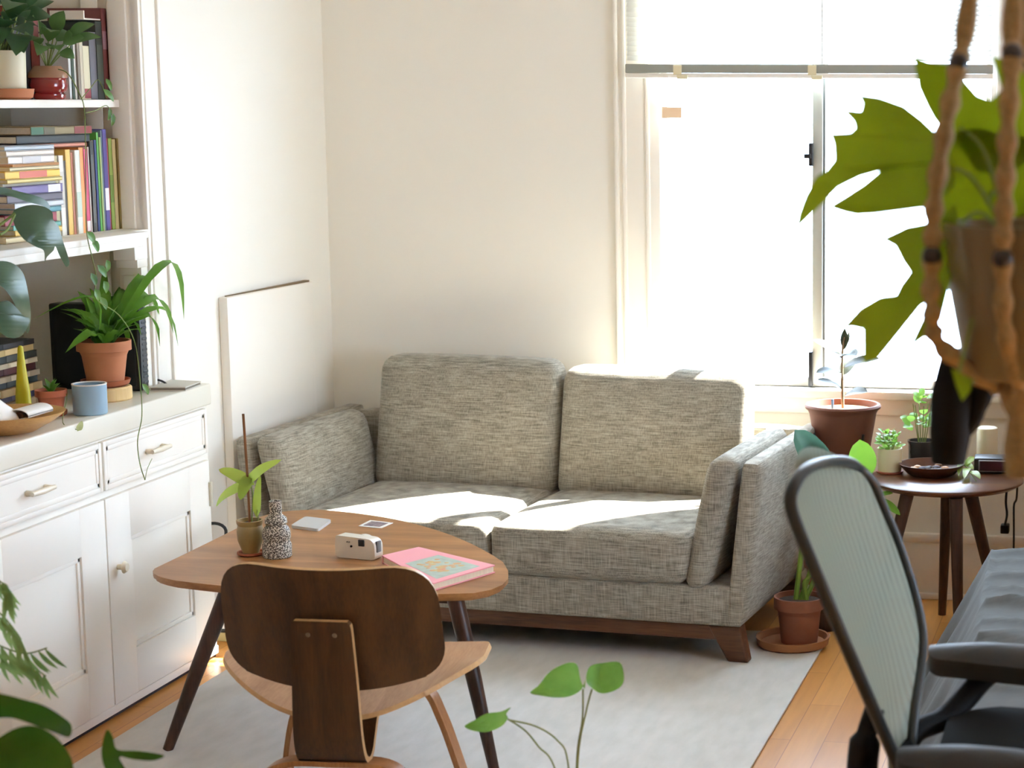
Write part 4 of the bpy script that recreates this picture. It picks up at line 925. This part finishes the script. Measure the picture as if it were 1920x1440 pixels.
for bx, by, tx, ty, w, dy in ((1579, 672, 1524, 637, .036, -.05), (1579, 700, 1530, 699, .040, -.08), (1579, 730, 1532, 712, .036, -.06), (1580, 690, 1650, 672, .040, -.04), (1580, 705, 1602, 668, .05, .08), (1580, 745, 1628, 735, .044, -.08), (1581, 668, 1560, 672, .05, -.10), (1582, 665, 1606, 668, .05, -.09)):
    leaf(b, at(bx, by, RY), at(tx, ty, RY + dy), w, (0, -.55, .8), .08, 'oval', .2)
leaf(b, at(1583, 655, RY), at(1584, 615, RY), .03, (0, -1, 0), .02, 'lance', .3); leaf(b, at(1583, 650, RY), at(1592, 620, RY + .01), .024, (1, -.5, 0), .02, 'lance', .3)
mesh('foliage', b, leafmat('leaf_rubber', (26, 38, 28), (58, 62, 40), .02, .4), t)
b = BM(); box(b, (c.x - .032, c.y - .04, c.z + .188), (c.x - .024, c.y - .038, c.z + .225), .001); mesh('plant_tag', b, mat('tag_blue', (120, 160, 200), .5), t)
stn = thing('plant_stand', 'thin black wire plant stand holding large terracotta pot', 'plant stand', (c.x, c.y, 0))
b = BM(); n = 40; tube(b, [(c.x + .088 * cos(2 * pi * k / n), c.y + .088 * sin(2 * pi * k / n), c.z - .006) for k in range(n + 1)], .004, 6); box(b, (c.x - .088, c.y - .006, c.z - .007), (c.x + .088, c.y + .006, c.z - .001)); box(b, (c.x - .006, c.y - .088, c.z - .007), (c.x + .006, c.y + .088, c.z - .001)); mesh('ring', b, BLACK, stn)
for a in (-.8, .8, 2.4, 3.9):
    d = Vector((cos(a), sin(a), 0)); b = BM(); tube(b, [Vector((c.x, c.y, 0)) + d * .105, Vector((c.x, c.y, c.z)) + d * .09, Vector((c.x, c.y, c.z + .12)) + d * .112], .0042, 8); mesh('leg', b, BLACK, stn)
# floor plant beside the sofa
c = Vector((-1.028, 5.835, 0))
b = BM(); lathe(b, [(0, 0), (.100, 0), (.108, .006), (.112, .028), (.105, .028), (.098, .010), (0, .010)], (0, 0, 0), 48)
t = thing('bird_of_paradise', 'tall-stalked plant with broad leaves in terracotta pot on floor beside sofa', 'plant', (c.x, c.y, RG + .0002)); cz = Vector((c.x, c.y, RG + .0002))
b = BM(); lathe(b, [(0, 0), (.100, 0), (.108, .006), (.112, .028), (.105, .028), (.098, .010), (0, .010)], cz, 48); mesh('saucer', b, mat('saucer_clay', (158, 106, 70), .8, var=.08), t)
cp = cz + Vector((.020, 0, .0105))
b = BM(); pot_bm(b, cp, .077, .055, .142, .26, .10); mesh('pot', b, mat('terracotta_floor', (136, 84, 62), .8, var=.10, scale=12), t)
b = BM(); soil_bm(b, cp, .066, .128); mesh('soil', b, SOIL, t)
b = BM(); s0 = cp + Vector((0, 0, .12))
ends = [at(1530, 880, 5.86), at(1612, 888, 5.95), at(1640, 940, 5.9), at(1532, 1075, 5.84)]
for k, e in enumerate(ends): tube(b, smooth_path([s0 + Vector((.012 * (k - 1), 0, 0)), s0.lerp(e, .5) + Vector((-.01, 0, .02)), e], 5), [.008] * 6 + [.0045] * 5, 8)
mesh('stem', b, leafmat('stalk_green', (96, 130, 48), (140, 164, 70), .2), t)
b = BM(); leaf(b, at(1545, 885, 5.86), at(1490, 806, 5.80), .085, (.2, -.9, .5), .05, 'oval', .25); leaf(b, at(1560, 880, 5.86), at(1512, 815, 5.84), .05, (.2, -.9, .5), .05, 'oval', .25)
mesh('dark_leaves', b, leafmat('leaf_bluegreen', (34, 76, 58), (84, 124, 104), .2), t)
b = BM(); leaf(b, at(1622, 896, 5.95), at(1612, 824, 5.93), .085, (.1, -.95, .3), .05, 'oval', .25); leaf(b, at(1640, 935, 5.9), at(1688, 966, 5.86), .03, (.1, -.6, .7), .1, 'oval', .2); leaf(b, at(1640, 935, 5.9), at(1675, 925, 5.86), .02, (.1, -.6, .7), .1, 'oval', .2)
mesh('bright_leaves', b, leafmat('leaf_bright', (84, 142, 40), (128, 176, 60), .4), t)
c = Vector((-.975, 6.07, 0)); 
t = thing('empty_flower_pot', 'dark terracotta pot half hidden behind floor plant beside sofa', 'pot', c)
b = BM(); pot_bm(b, c + Vector((0, 0, .12)), .058, .04, .10); mesh('pot', b, TERRA_D, t)
b = BM(); lathe(b, [(0, 0), (.05, 0), (.052, .004), (.052, .115), (.048, .119), (0, .119)], c, 28); mesh('pedestal', b, DARKWOOD, t)
# cables under the side table
t = thing('power_cable', 'black cable with plug hanging down wall under side table', 'cable', (-.42, 6.46, .4))
b = BM(); tube(b, smooth_path([at(1889, 905, 6.44), at(1886, 940, 6.45), at(1888, 965, 6.45), at(1884, 985, 6.46)], 5), .004, 8); mesh('cord', b, BLACK, t)
b = BM(); p_ = at(1884, 992, 6.46); box(b, p_ - Vector((.014, .012, .014)), p_ + Vector((.014, .03, .014)), .003); mesh('plug', b, BLACK, t)
b = BM(); tube(b, smooth_path([at(1908, 900, 6.44), at(1906, 935, 6.45), at(1901, 950, 6.45), at(1901, 1010, 6.46), at(1899, 1080, 6.47)], 5), .0034, 8)
single('power_cable', 'plain black cable without plug hanging beside plugged cable under side table', 'cable', (-.40, 6.46, .2), b, BLACK, local=False)
# cable bits and adapter at the foot of the heater, left of sofa
t = thing('cable_coil', 'black looped cable hanging beside cabinet end near sofa', 'cable', at(410, 1000, 5.62))
b = BM(); cc_ = at(404, 1000, 5.62); tube(b, [cc_ + Vector((.034 * cos(a), .004 * sin(3 * a), .032 * sin(a))) for a in [k * .3 for k in range(-6, 12)]], .005, 8)
tube(b, smooth_path([cc_ + Vector((-.02, .01, -.03)), cc_ + Vector((-.03, .02, -.12)), cc_ + Vector((-.02, .01, -.36)), Vector((cc_.x - .02, 5.62, .004))], 5), .004, 6); mesh('cord', b, BLACK, t)
p_ = Vector((-2.645, 5.62, 0)); p_ = atz(413, 1188, .03); 
t = thing('power_adapter', 'small white power adapter with black end on floor beside cabinet', 'adapter', (p_.x, 5.64, 0))
b = BM(); box(b, (p_.x - .03, 5.62, .0), (p_.x + .05, 5.68, .028), .004); mesh('base_block', b, mat('adapter_tan', (176, 160, 110), .6), t)
b = BM(); box(b, (p_.x - .03, 5.62, .028), (p_.x + .05, 5.68, .036), .002); mesh('socket_strip', b, BLACK, t)
b = BM(); box(b, (p_.x - .024, 5.63, .036), (p_.x + .03, 5.67, .072), .005); mesh('block', b, PAPER, t)

# ================================================================ WINDOW BLIND
bl = thing('venetian_blind', 'white venetian blind half raised over window with grey bottom rail', 'blind', (-1.09, 6.47, 1.71))
BX0, BX1, BY = -1.690, -.494, 6.462
BLM = bpy.data.materials.new('blind_slat'); BLM.use_nodes = True; nt = BLM.node_tree; p = nt.nodes['Principled BSDF']; p.inputs['Base Color'].default_value = lin((240, 240, 236)); p.inputs['Roughness'].default_value = .5
tr_ = nt.nodes.new('ShaderNodeBsdfTranslucent'); tr_.inputs[0].default_value = (.9, .9, .88, 1); mx = nt.nodes.new('ShaderNodeMixShader'); mx.inputs[0].default_value = .55
nt.links.new(p.outputs[0], mx.inputs[1]); nt.links.new(tr_.outputs[0], mx.inputs[2]); nt.links.new(mx.outputs[0], nt.nodes['Material Output'].inputs[0])
b = BM(); z = 1.775
while z < 2.34:
    hexa(b, [(BX0 + .004, BY - .010, z - .008), (BX1 - .004, BY - .010, z - .008), (BX1 - .004, BY + .010, z + .008), (BX0 + .004, BY + .010, z + .008), (BX0 + .004, BY - .0103, z - .0072), (BX1 - .004, BY - .0103, z - .0072), (BX1 - .004, BY + .0097, z + .0088), (BX0 + .004, BY + .0097, z + .0088)]); z += .0155
mesh('slats', b, BLM, bl, smooth=False)
b = BM(); box(b, (BX0, BY - .014, 1.728), (BX1, BY + .014, 1.757), .003); rail = mesh('bottom_rail', b, mat('rail_grey', (150, 152, 142), .5), bl)
b = BM(); box(b, (BX0, BY - .014, 1.712), (BX1, BY + .014, 1.7275), .003); mesh('bottom_bar', b, WHITE, bl)
b = BM(); box(b, (BX0, BY - .02, 2.335), (BX1, BY + .02, 2.38), .003); mesh('head_rail', b, WHITE, bl)
for px_ in (1272, 1524):
    x = at(px_, 130, BY).x; b = BM(); box(b, (x - .014, BY - .017, 1.722), (x + .014, BY - .012, 1.754), .002); box(b, (x - .002, BY - .019, 1.708), (x + .034, BY - .012, 1.722), .002); mesh('clip', b, CREAM, rail)
for px_, r in ((1257, .0007), (1543, .0022)):
    x = at(px_, 60, BY).x; b = BM(); tube(b, [(x, BY - .018, 1.757), (x, BY - .018, 2.34)], r, 6); mesh('ladder_cord', b, mat('cord_grey', (150, 158, 158), .7), bl)
x = at(1258, 400, BY).x; b = BM(); tube(b, [(x, BY - .02, 1.72), (x + .001, BY - .02, .76)], .0012, 6); cord = mesh('pull_cord', b, mat('cord_white', (225, 225, 228), .7), bl)
x2 = at(1260, 211, BY - .03).x; zt = at(1260, 211, BY - .03).z
b = BM(); box(b, (x2 - .034, BY - .028, zt - .018), (x2 + .032, BY - .026, zt + .018), .0005); box(b, (x2 - .030, BY - .0285, zt + .004), (x2 + .028, BY - .0275, zt + .009)); mesh('paper_tag', b, mat('tag_peach', (244, 214, 180), .7), cord)

# ================================================================ BED
BEDM = mat('grey_bedding', (82, 84, 83), .9, var=.08, scale=30, bump=.3)
bed = thing('bed', 'low bed under rumpled charcoal grey duvet behind office chair', 'bed', (.45, 4.6, 0))
X0b = -.35
b = BM(); nx, ny = 110, 130; rows = []
y0b, y1b = 3.70, 5.60
def bedz(x, y):
    w = y + .18 * sin(x * 3.1) + .05 * sin(x * 9 + 1)
    f1 = 1 - abs(sin(w * 9.5)) ; f2 = 1 - abs(sin(w * 17 + x * 5 + 1.3))
    return .418 + .020 * f1 ** 3 + .012 * f2 ** 3 + .018 * sin(x * 5 + y * 2.2)
for j in range(ny + 1):
    y = y0b + (y1b - y0b) * j / ny; row_ = []
    for i in range(nx + 1):
        u_ = -.46 + 1.9 * i / nx
        if u_ < 0:
            t_ = -u_ / .46; zz = .385 * (1 - t_) + .025; xx = X0b - .05 - .19 * t_ - .02 * sin(y * 15) * t_ - .008 * sin(y * 37) * t_
        else: zz = bedz(X0b + u_, y) - .02 * math.exp(-u_ * 26); xx = X0b + u_ - .05 * math.exp(-u_ * 22)
        xx += (5.5 - y) * .03
        e = max(0, (y - (y1b - .09)) / .09)
        if e > 0: zz = zz * (1 - .5 * e * e)
        row_.append(b.verts.new((xx, y, max(.014, zz))))
    rows.append(row_)
for A, Bq in zip(rows, rows[1:]):
    for i in range(nx): b.faces.new((A[i], A[i + 1], Bq[i + 1], Bq[i]))
dv = mesh('duvet', b, BEDM, bed, angle=80); md = dv.modifiers.new('thick', 'SOLIDIFY'); md.thickness = .012; md.offset = -1
b = BM(); box(b, (X0b + .06, 3.74, .08), (1.15, 5.50, .385), .04, 3); mesh('mattress', b, PAPER, bed)
b = BM()
for xx, yy in ((X0b + .14, 3.85), (1.1, 3.85), (X0b + .14, 5.42), (1.1, 5.42)): box(b, (xx - .03, yy - .03, 0), (xx + .03, yy + .03, .09))
mesh('feet', b, DARKWOOD, bed)
b = BM(); box(b, (-.29, 5.63, 0), (1.25, 5.68, 1.12), .01); mesh('added_shade_board', b, DARKWOOD, bed)  # unseen board added at the bed end to shade the low back wall

# ================================================================ OFFICE CHAIR (faces right)
oc = thing('office_chair', 'dark grey mesh-back office chair with padded arms facing right', 'office chair', (.22, 3.35, 0))
FRAME = mat('chair_frame', (42, 46, 46), .4, spec=.3); PAD = mat('arm_pad', (38, 35, 32), .55, var=.05, scale=40, spec=.3)
MESHM = bpy.data.materials.new('chair_mesh'); MESHM.use_nodes = True; nt = MESHM.node_tree; p = nt.nodes['Principled BSDF']; p.inputs['Base Color'].default_value = lin((106, 113, 98)); p.inputs['Roughness'].default_value = .6
tc = nt.nodes.new('ShaderNodeTexCoord'); wv = nt.nodes.new('ShaderNodeTexWave'); wv.bands_direction = 'Z'; wv.inputs['Scale'].default_value = 95; wv.inputs['Distortion'].default_value = 0
wv2 = nt.nodes.new('ShaderNodeTexWave'); wv2.bands_direction = 'Y'; wv2.inputs['Scale'].default_value = 15
mlt = nt.nodes.new('ShaderNodeMath'); mlt.operation = 'MULTIPLY'; mr = nt.nodes.new('ShaderNodeMapRange'); mr.inputs[3].default_value = .0; mr.inputs[4].default_value = .4
tp = nt.nodes.new('ShaderNodeBsdfTransparent'); mx = nt.nodes.new('ShaderNodeMixShader')
for w_ in (wv, wv2): nt.links.new(tc.outputs['Object'], w_.inputs[0])
nt.links.new(wv.outputs['Fac'], mlt.inputs[0]); nt.links.new(wv2.outputs['Fac'], mlt.inputs[1]); nt.links.new(mlt.outputs[0], mr.inputs[0]); nt.links.new(mr.outputs[0], mx.inputs[0])
nt.links.new(p.outputs[0], mx.inputs[1]); nt.links.new(tp.outputs[0], mx.inputs[2]); nt.links.new(mx.outputs[0], nt.nodes['Material Output'].inputs[0])
near = [(1492, 905, 3.06), (1482, 940, 3.04), (1496, 990, 3.04), (1535, 1085, 3.05), (1580, 1195, 3.08), (1625, 1300, 3.12), (1662, 1385, 3.17), (1690, 1450, 3.22), (1702, 1500, 3.26)]
far = [(1605, 875, 3.50), (1635, 905, 3.53), (1652, 945, 3.55), (1683, 1020, 3.57), (1712, 1110, 3.57), (1728, 1190, 3.55), (1724, 1260, 3.50), (1712, 1340, 3.44), (1704, 1430, 3.40)]
N = smooth_path([at(*q) for q in near], 4); Fp = smooth_path([at(*q) for q in far], 4); topc = smooth_path([at(1492, 905, 3.06), at(1510, 882, 3.12), at(1545, 869, 3.26), at(1580, 868, 3.40), at(1605, 875, 3.50)], 4)
b = BM(); rows = []; nn = 16
for k, (A, Bq) in enumerate(zip(N, Fp)):
    rw = []
    for i in range(nn + 1):
        s = i / nn; q = A.lerp(Bq, s); hgt = 4 * s * (1 - s)
        lift = (1 - min(1, k / 7)) ** 2
        q = q + Vector((-.035 * hgt, 0, .045 * hgt * lift)); rw.append(b.verts.new(q))
    rows.append(rw)
for A, Bq in zip(rows, rows[1:]):
    for i in range(nn): b.faces.new((A[i], A[i + 1], Bq[i + 1], Bq[i]))
mesh('mesh_back', b, MESHM, oc)
edge = [at(*q) for q in near[::-1]] + [at(1512, 880, 3.12), at(1548, 866, 3.26), at(1585, 865, 3.40)] + [at(*q) for q in far]
b = BM(); tube(b, smooth_path(edge, 4), .0115, 10, .8); mesh('back_frame', b, FRAME, oc)
lump = at(1662, 1385, 3.30)
b = BM(); tube(b, smooth_path([at(1640, 1330, 3.30), at(1622, 1390, 3.30), at(1620, 1470, 3.30), at(1660, 1560, 3.32)], 5), [.022] * 5 + [.034] * 6 + [.03] * 5, 12, .8); tube(b, [at(1633, 1372, 3.27), at(1662, 1372, 3.27)], .004, 6); mesh('back_spine', b, BLACKM, oc)
# arms
def arm(y, pxl, pyl, pyr, pad_z):
    a0 = at(pxl, pyl, y); d = Vector((1, -.10, 0)).normalized(); s = Vector((.10, 1, 0)).normalized()
    o_ = Vector((a0.x, y, pad_z)); ln = .29
    ol = rounded([(0, -.045), (ln, -.055), (ln, .055), (0, .045)], .043, 8)
    b = BM(); plate(b, ol, lambda x, t_: o_ + d * x + s * t_ + Vector((0, 0, .014 * sin(min(1, max(0, x / ln)) * pi) - 8 * t_ * t_)), .032, 8)
    pad = mesh('arm_pad', b, PAD, oc)
    return o_, d, s
oF, dF, sF = arm(3.60, 1742, 1222, 1200, at(1800, 1214, 3.60).z)
oN, dN, sN = arm(3.02, 1682, 1420, 1395, at(1800, 1410, 3.02).z)
ctr_ = Vector((oF.x - .03, 3.36, .40))
pF = [at(1865, 1255, 3.60), at(1840, 1275, 3.59), at(1805, 1315, 3.56), at(1765, 1350, 3.52), at(1715, 1372, 3.46), Vector((oF.x - .03, 3.40, .50))]
pN = [oN + dN * .12 + Vector((0, 0, -.03)), oN + dN * .10 + Vector((0, .01, -.07)), oN + dN * .06 + Vector((0, .05, -.15)), Vector((oF.x - .03, 3.22, .50))]
for pts in (pF, pN):
    b = BM(); tube(b, smooth_path(pts, 6), .026, 12, .8); mesh('arm_support', b, BLACKM, oc)
sx0 = at(1758, 1350, 3.3).x; sz0 = at(1850, 1335, 3.45).z
b = BM(); ol = rounded([(sx0, 3.06), (sx0 + .46, 3.0), (sx0 + .46, 3.58), (sx0, 3.56)], .09, 8)
plate(b, ol, lambda x, y: (x, y, sz0 - .5 * (x - sx0 - .2) ** 2 - .25 * (y - 3.3) ** 2), .05, 6); mesh('seat', b, mat('seat_black', (24, 23, 21), .9, spec=.05), oc)
b = BM(); tube(b, [(sx0 + .2, 3.3, .07), (sx0 + .2, 3.3, sz0 - .06)], .028, 14); mesh('gas_column', b, BLACK, oc)
cx_ = sx0 + .2
for k in range(5):
    a = k * 2 * pi / 5 + .4; d = Vector((cos(a), sin(a), 0)); b = BM(); tube(b, [Vector((cx_, 3.3, .10)), Vector((cx_, 3.3, .075)) + d * .28], [.022, .014], 10); lg = mesh('base_arm', b, BLACK, oc)
    b = BM(); q = Vector((cx_, 3.3, .030)) + d * .285; s = Vector((-d.y, d.x, 0)); tube(b, [q - s * .02, q + s * .02], .030, 16); mesh('caster', b, BLACK, lg)
b = BM(); tube(b, [Vector((oF.x - .02, 3.32, .46)), Vector((cx_, 3.3, sz0 - .06))], .035, 12, .7); mesh('tilt_housing', b, BLACKM, oc)

# ================================================================ HANGING PLANTER
HY = 2.62
pc = at(1918, 690, HY); rad = .105
ztop_ = at(1900, 418, HY).z; zbot = at(1900, 704, HY).z; c = Vector((pc.x, HY, zbot)); hh = ztop_ - zbot
pl = thing('hanging_planter', 'lobed-leaf philodendron in brown glazed pot hanging at upper right', 'plant', c)
b = BM(); lathe(b, [(0, 0), (.070, 0), (.078, .008), (.098, hh * .55), (.104, hh * .88), (.107, hh * .92), (.108, hh), (.101, hh), (.098, hh * .9), (0, hh * .88)], c, 56); mesh('pot', b, mat('brown_glaze', (112, 98, 68), .35, var=.12, scale=6), pl)
b = BM(); soil_bm(b, c, .096, hh * .89); mesh('soil', b, SOIL, pl)
lv = [
 ([(1768, 262), (1730, 225), (1695, 198), (1650, 182), (1608, 176), (1617, 194), (1614, 208), (1577, 204), (1600, 228), (1603, 240), (1594, 248), (1556, 250), (1563, 272), (1564, 300), (1550, 318), (1530, 332), (1510, 366), (1498, 398), (1491, 432), (1512, 412), (1540, 384), (1572, 352), (1612, 332), (1648, 322), (1620, 345), (1585, 368), (1552, 388), (1580, 398), (1606, 404), (1640, 402), (1700, 394), (1752, 388), (1790, 350), (1790, 300)], .02, 0),
 ([(1800, 270), (1772, 246), (1752, 225), (1738, 200), (1722, 165), (1713, 105), (1745, 117), (1780, 122), (1808, 150), (1832, 178), (1858, 188), (1880, 168), (1860, 105), (1885, 112), (1915, 130), (1950, 200), (1950, 290), (1880, 330), (1830, 320)], .06, .03),
 ([(1790, 380), (1752, 415), (1700, 425), (1652, 448), (1678, 462), (1692, 490), (1706, 510), (1688, 535), (1680, 552), (1650, 556), (1612, 578), (1578, 615), (1598, 614), (1618, 618), (1618, 684), (1648, 672), (1690, 620), (1726, 575), (1745, 560), (1728, 600), (1702, 655), (1735, 632), (1765, 600), (1785, 520), (1800, 440)], -.03, -.05),
 ([(1740, 260), (1830, 240), (1930, 260), (1960, 330), (1940, 400), (1860, 418), (1780, 415), (1748, 380), (1735, 320)], .09, .08),
 ([(1784, 690), (1802, 700), (1826, 712), (1818, 735), (1804, 752), (1792, 722)], -.10, .0)]
b = BM()
for pts, dy, tw in lv:
    cxp = sum(q[0] for q in pts) / len(pts); cyp = sum(q[1] for q in pts) / len(pts)
    sheet(b, pts, lambda x, y, dy=dy, tw=tw, cxp=cxp, cyp=cyp: at(x, y, HY - .01 + dy + tw * (y - cyp) / 200 - .00000055 * ((x - cxp) ** 2 + .6 * (y - cyp) ** 2) + .004 * sin(x * .05) * cos(y * .04)), 3, 0)
mesh('foliage', b, leafmat('leaf_philodendron', (82, 100, 8), (122, 138, 16), .5, .35, 12), pl)
b = BM(); s0 = c + Vector((-.02, 0, hh * .88))
for e in (at(1740, 320, HY), at(1800, 240, HY + .05), at(1770, 460, HY - .04), at(1850, 380, HY + .08), at(1798, 700, HY - .09)): tube(b, smooth_path([s0, s0.lerp(e, .5) + Vector((0, 0, .04)), e], 5), .003, 6)
mesh('stem', b, STEM, pl)
# macrame hanger
hg = thing('macrame_hanger', 'knotted jute macrame hanger with black beads around hanging planter', 'plant hanger', (c.x, HY, zbot - .02))
JUTE = mat('jute', (138, 114, 76), .9, var=.2, scale=120, bump=.8)
apex = Vector((c.x - .002, HY, 2.34))
def jute(bm, pts, knots=True):
    P = smooth_path(pts, 14); R = []
    for i, q in enumerate(P): R.append((.0115 if knots else .009) * (1 + .22 * sin(i * .9)))
    tube(bm, P, R, 10)
yA = HY - .085; yB = HY - .118
pA = [apex, at(1818, 0, HY - .02), at(1797, 120, yA + .03), at(1772, 240, yA), at(1752, 380, yA), at(1748, 480, yA), at(1747, 580, yA + .0), at(1766, 650, yA + .02), c + Vector((-.03, -.03, -.014))]
pB = [apex, at(1900, 0, HY - .04), at(1898, 102, yB + .03), at(1889, 250, yB), at(1884, 380, yB), at(1880, 485, yB), at(1884, 620, yB + .02), c + Vector((0.0, -.05, -.012))]
for pts in (pA, pB, [apex] + [Vector((2 * c.x - q.x, q.y, q.z)) for q in pA[1:]], [apex] + [Vector((q.x + .01, 2 * HY - q.y, q.z)) for q in pB[1:]]):
    b = BM(); jute(b, pts); cd_ = mesh('cord', b, JUTE, hg)
    for k in (2, 5):
        b = BM(); bmesh.ops.create_uvsphere(b, u_segments=16, v_segments=10, radius=.0135, matrix=Matrix.Translation(pts[k] + Vector((0, -.003, 0))) @ Matrix.Diagonal((1, 1, 1.05, 1))); mesh('bead', b, mat('black_bead', (26, 18, 12), .4), cd_)
b = BM(); lathe(b, [(0, .004), (.03, .0), (.034, -.012), (.026, -.035), (.018, -.05), (.024, -.09), (.022, -.128), (0, -.13)], c + Vector((.0, 0, -.006)), 20); mesh('gather_knot', b, JUTE, hg)
b = BM(); tube(b, [apex - Vector((0, 0, .02)), (apex.x, HY, ZC)], .008, 8); mesh('top_cord', b, JUTE, hg)
b = BM(); n = 24; tube(b, [(apex.x + .02 * cos(2 * pi * k / n), HY, 2.34 + .02 * sin(2 * pi * k / n)) for k in range(n + 1)], .004, 6); mesh('ring', b, GREYMETAL, hg)
# black lamp head on a floor lamp that stands right of the frame
LY = 3.05
lp = thing('floor_lamp', 'black floor lamp with cone shade hanging below hanging planter', 'lamp', (at(2010, 900, LY).x, LY, 0))
a0, a1 = at(1790, 690, LY), at(1778, 868, LY); ax = (a1 - a0)
b = BM(); tube(b, [a0 + Vector((0, 0, .03)), a0, a0.lerp(a1, .3), a0.lerp(a1, .7), a1], [.018, .026, .034, .032, .026], 20); mesh('shade', b, BLACKM, lp)
b = BM(); tube(b, smooth_path([a0.lerp(a1, .75), at(1822, 790, LY), at(1848, 720, LY), at(1880, 660, LY + .02), at(1960, 640, LY), at(2010, 660, LY)], 5), [.014] * 8 + [.017] * 5 + [.013] * 13, 12); mesh('arm', b, BLACKM, lp)
px0 = at(2010, 660, LY)
b = BM(); tube(b, [px0, (px0.x, LY, .02)], .011, 10); mesh('pole', b, BLACKM, lp)
b = BM(); lathe(b, [(0, 0), (.12, 0), (.12, .012), (.02, .022), (0, .022)], (px0.x, LY, 0), 32); mesh('base', b, BLACKM, lp)

# ================================================================ FOREGROUND PLANTS
def floor_pot(t, c, rt, h, m, z=0):
    b = BM(); pot_bm(b, c, rt, rt * .7, h); mesh('pot', b, m, t)
    b = BM(); soil_bm(b, c, rt * .86, h * .88); mesh('soil', b, SOIL, t)
# seedling in front of the rug
FY = 3.78; p_ = at(1075, 1500, FY); c = Vector((p_.x, FY, RG))
t = thing('pilea_seedling', 'slender seedling with three round-heart leaves in front of rug', 'plant', c); floor_pot(t, c, .085, .15, TERRA)
b = BM(); s0 = c + Vector((0, 0, .13))
stems = [([s0, at(1082, 1420, FY), at(1092, 1350, FY), at(1093, 1292, FY)],), ([s0 + Vector((.004, 0, 0)), at(1084, 1420, FY), at(1100, 1330, FY), at(1110, 1292, FY)],), ([s0, at(1065, 1430, FY), at(1045, 1388, FY), at(1005, 1362, FY), at(955, 1350, FY)],), ([s0, at(1040, 1440, FY), at(1010, 1400, FY), at(985, 1370, FY), at(952, 1348, FY)],)]
for (q,) in stems: tube(b, smooth_path(q, 6), .0019, 7)
mesh('stem', b, mat('stem_olive', (128, 136, 80), .6), t)
b = BM()
sheet(b, [(1096, 1292), (1088, 1272), (1083, 1248), (1070, 1242), (1050, 1248), (1028, 1262), (1010, 1285), (994, 1299), (1018, 1305), (1045, 1308), (1070, 1305), (1090, 1293), (1097, 1275)], lambda x, y: at(x, y, FY - .02 + .0006 * (y - 1275) - .000012 * (x - 1045) ** 2))
sheet(b, [(1112, 1292), (1100, 1280), (1100, 1262), (1108, 1248), (1130, 1243), (1162, 1242), (1170, 1268), (1166, 1285), (1150, 1296), (1128, 1300)], lambda x, y: at(x, y, FY + .02 - .0007 * (y - 1270) - .00002 * (x - 1135) ** 2))
sheet(b, [(952, 1347), (940, 1362), (915, 1372), (890, 1371), (871, 1362), (890, 1350), (912, 1338), (940, 1334), (958, 1326), (949, 1338)], lambda x, y: at(x, y, FY - .03 + .0008 * (y - 1350) - .00002 * (x - 912) ** 2))
mesh('foliage', b, leafmat('leaf_seedling', (72, 128, 32), (128, 176, 78), .35, .35, 14), t)
# palm at the lower left
PYY = 3.55; p_ = at(-70, 1440, PYY); c = Vector((p_.x, PYY, RG))
t = thing('parlor_palm', 'feathery pale green palm fronds at lower left edge before cabinet', 'plant', c); floor_pot(t, c, .10, .16, TERRA)
b = BM(); sb = BM(); s0 = c + Vector((0, 0, .14))
for pts in ([(-40, 1060), (0, 1090), (14, 1100), (18, 1130)], [(-50, 1120), (0, 1150), (30, 1185), (40, 1200)], [(-40, 1190), (10, 1215), (50, 1225), (88, 1215)], [(-40, 1200), (10, 1235), (45, 1240), (86, 1268)]):
    P = smooth_path([at(q[0], q[1], PYY) for q in pts], 6); tube(sb, smooth_path([s0, s0.lerp(P[0], .6) + Vector((-.02, 0, .04)), P[0]], 4) + P[1:], .0016, 6)
    for i in range(3, len(P), 2):
        tdir = (P[min(i + 1, len(P) - 1)] - P[i - 1]).normalized()
        for s in (-1, 1):
            d = (tdir * .5 + Vector((.25 * s, 0, -.75 if s > 0 else -.35))).normalized(); leaf(b, P[i], P[i] + d * random.uniform(.045, .062), .010, (0, -1, .2), .12, 'lance', .2, 6)
mesh('foliage', b, leafmat('leaf_palm', (72, 116, 50), (150, 186, 118), .35), t); mesh('stem', sb, STEM, t)
# big dark leaves in the bottom left corner, closest to the camera
QY = 2.9; p_ = at(-60, 1600, QY); c = Vector((p_.x, QY, RG))
t = thing('rubber_leaf_plant', 'large glossy dark green leaves in bottom left corner', 'plant', c); floor_pot(t, c, .11, .18, TERRA_D)
b = BM()
sheet(b, [(-30, 1296), (0, 1300), (40, 1310), (80, 1322), (115, 1342), (134, 1360), (130, 1382), (105, 1375), (60, 1358), (20, 1346), (-30, 1344)], lambda x, y: at(x, y, QY + .03 + .0004 * (x - 50) - .00001 * (y - 1340) ** 2), 3)
sheet(b, [(-40, 1450), (-20, 1400), (8, 1376), (40, 1362), (70, 1362), (100, 1378), (124, 1405), (138, 1440), (130, 1500), (60, 1560), (-10, 1540)], lambda x, y: at(x, y, QY - .03 + .0003 * (x - 50) - .000004 * (y - 1440) ** 2), 3)
sheet(b, [(196, 1440), (190, 1405), (200, 1368), (212, 1382), (220, 1405), (262, 1408), (308, 1416), (288, 1426), (250, 1424), (224, 1420), (238, 1450), (220, 1480)], lambda x, y: at(x, y, QY + .1 + .0002 * (x - 220) - .00001 * (y - 1420) ** 2), 3)
mesh('foliage', b, leafmat('leaf_glossy', (28, 62, 16), (62, 104, 34), .25, .25, 6), t)
b = BM(); s0 = c + Vector((0, 0, .15))
for e in (at(-25, 1320, QY + .02), at(40, 1530, QY - .03), at(215, 1460, QY + .1)): tube(b, smooth_path([s0, s0.lerp(e, .5) + Vector((0, 0, .02)), e], 5), .004, 8)
mesh('stem', b, STEM, t)
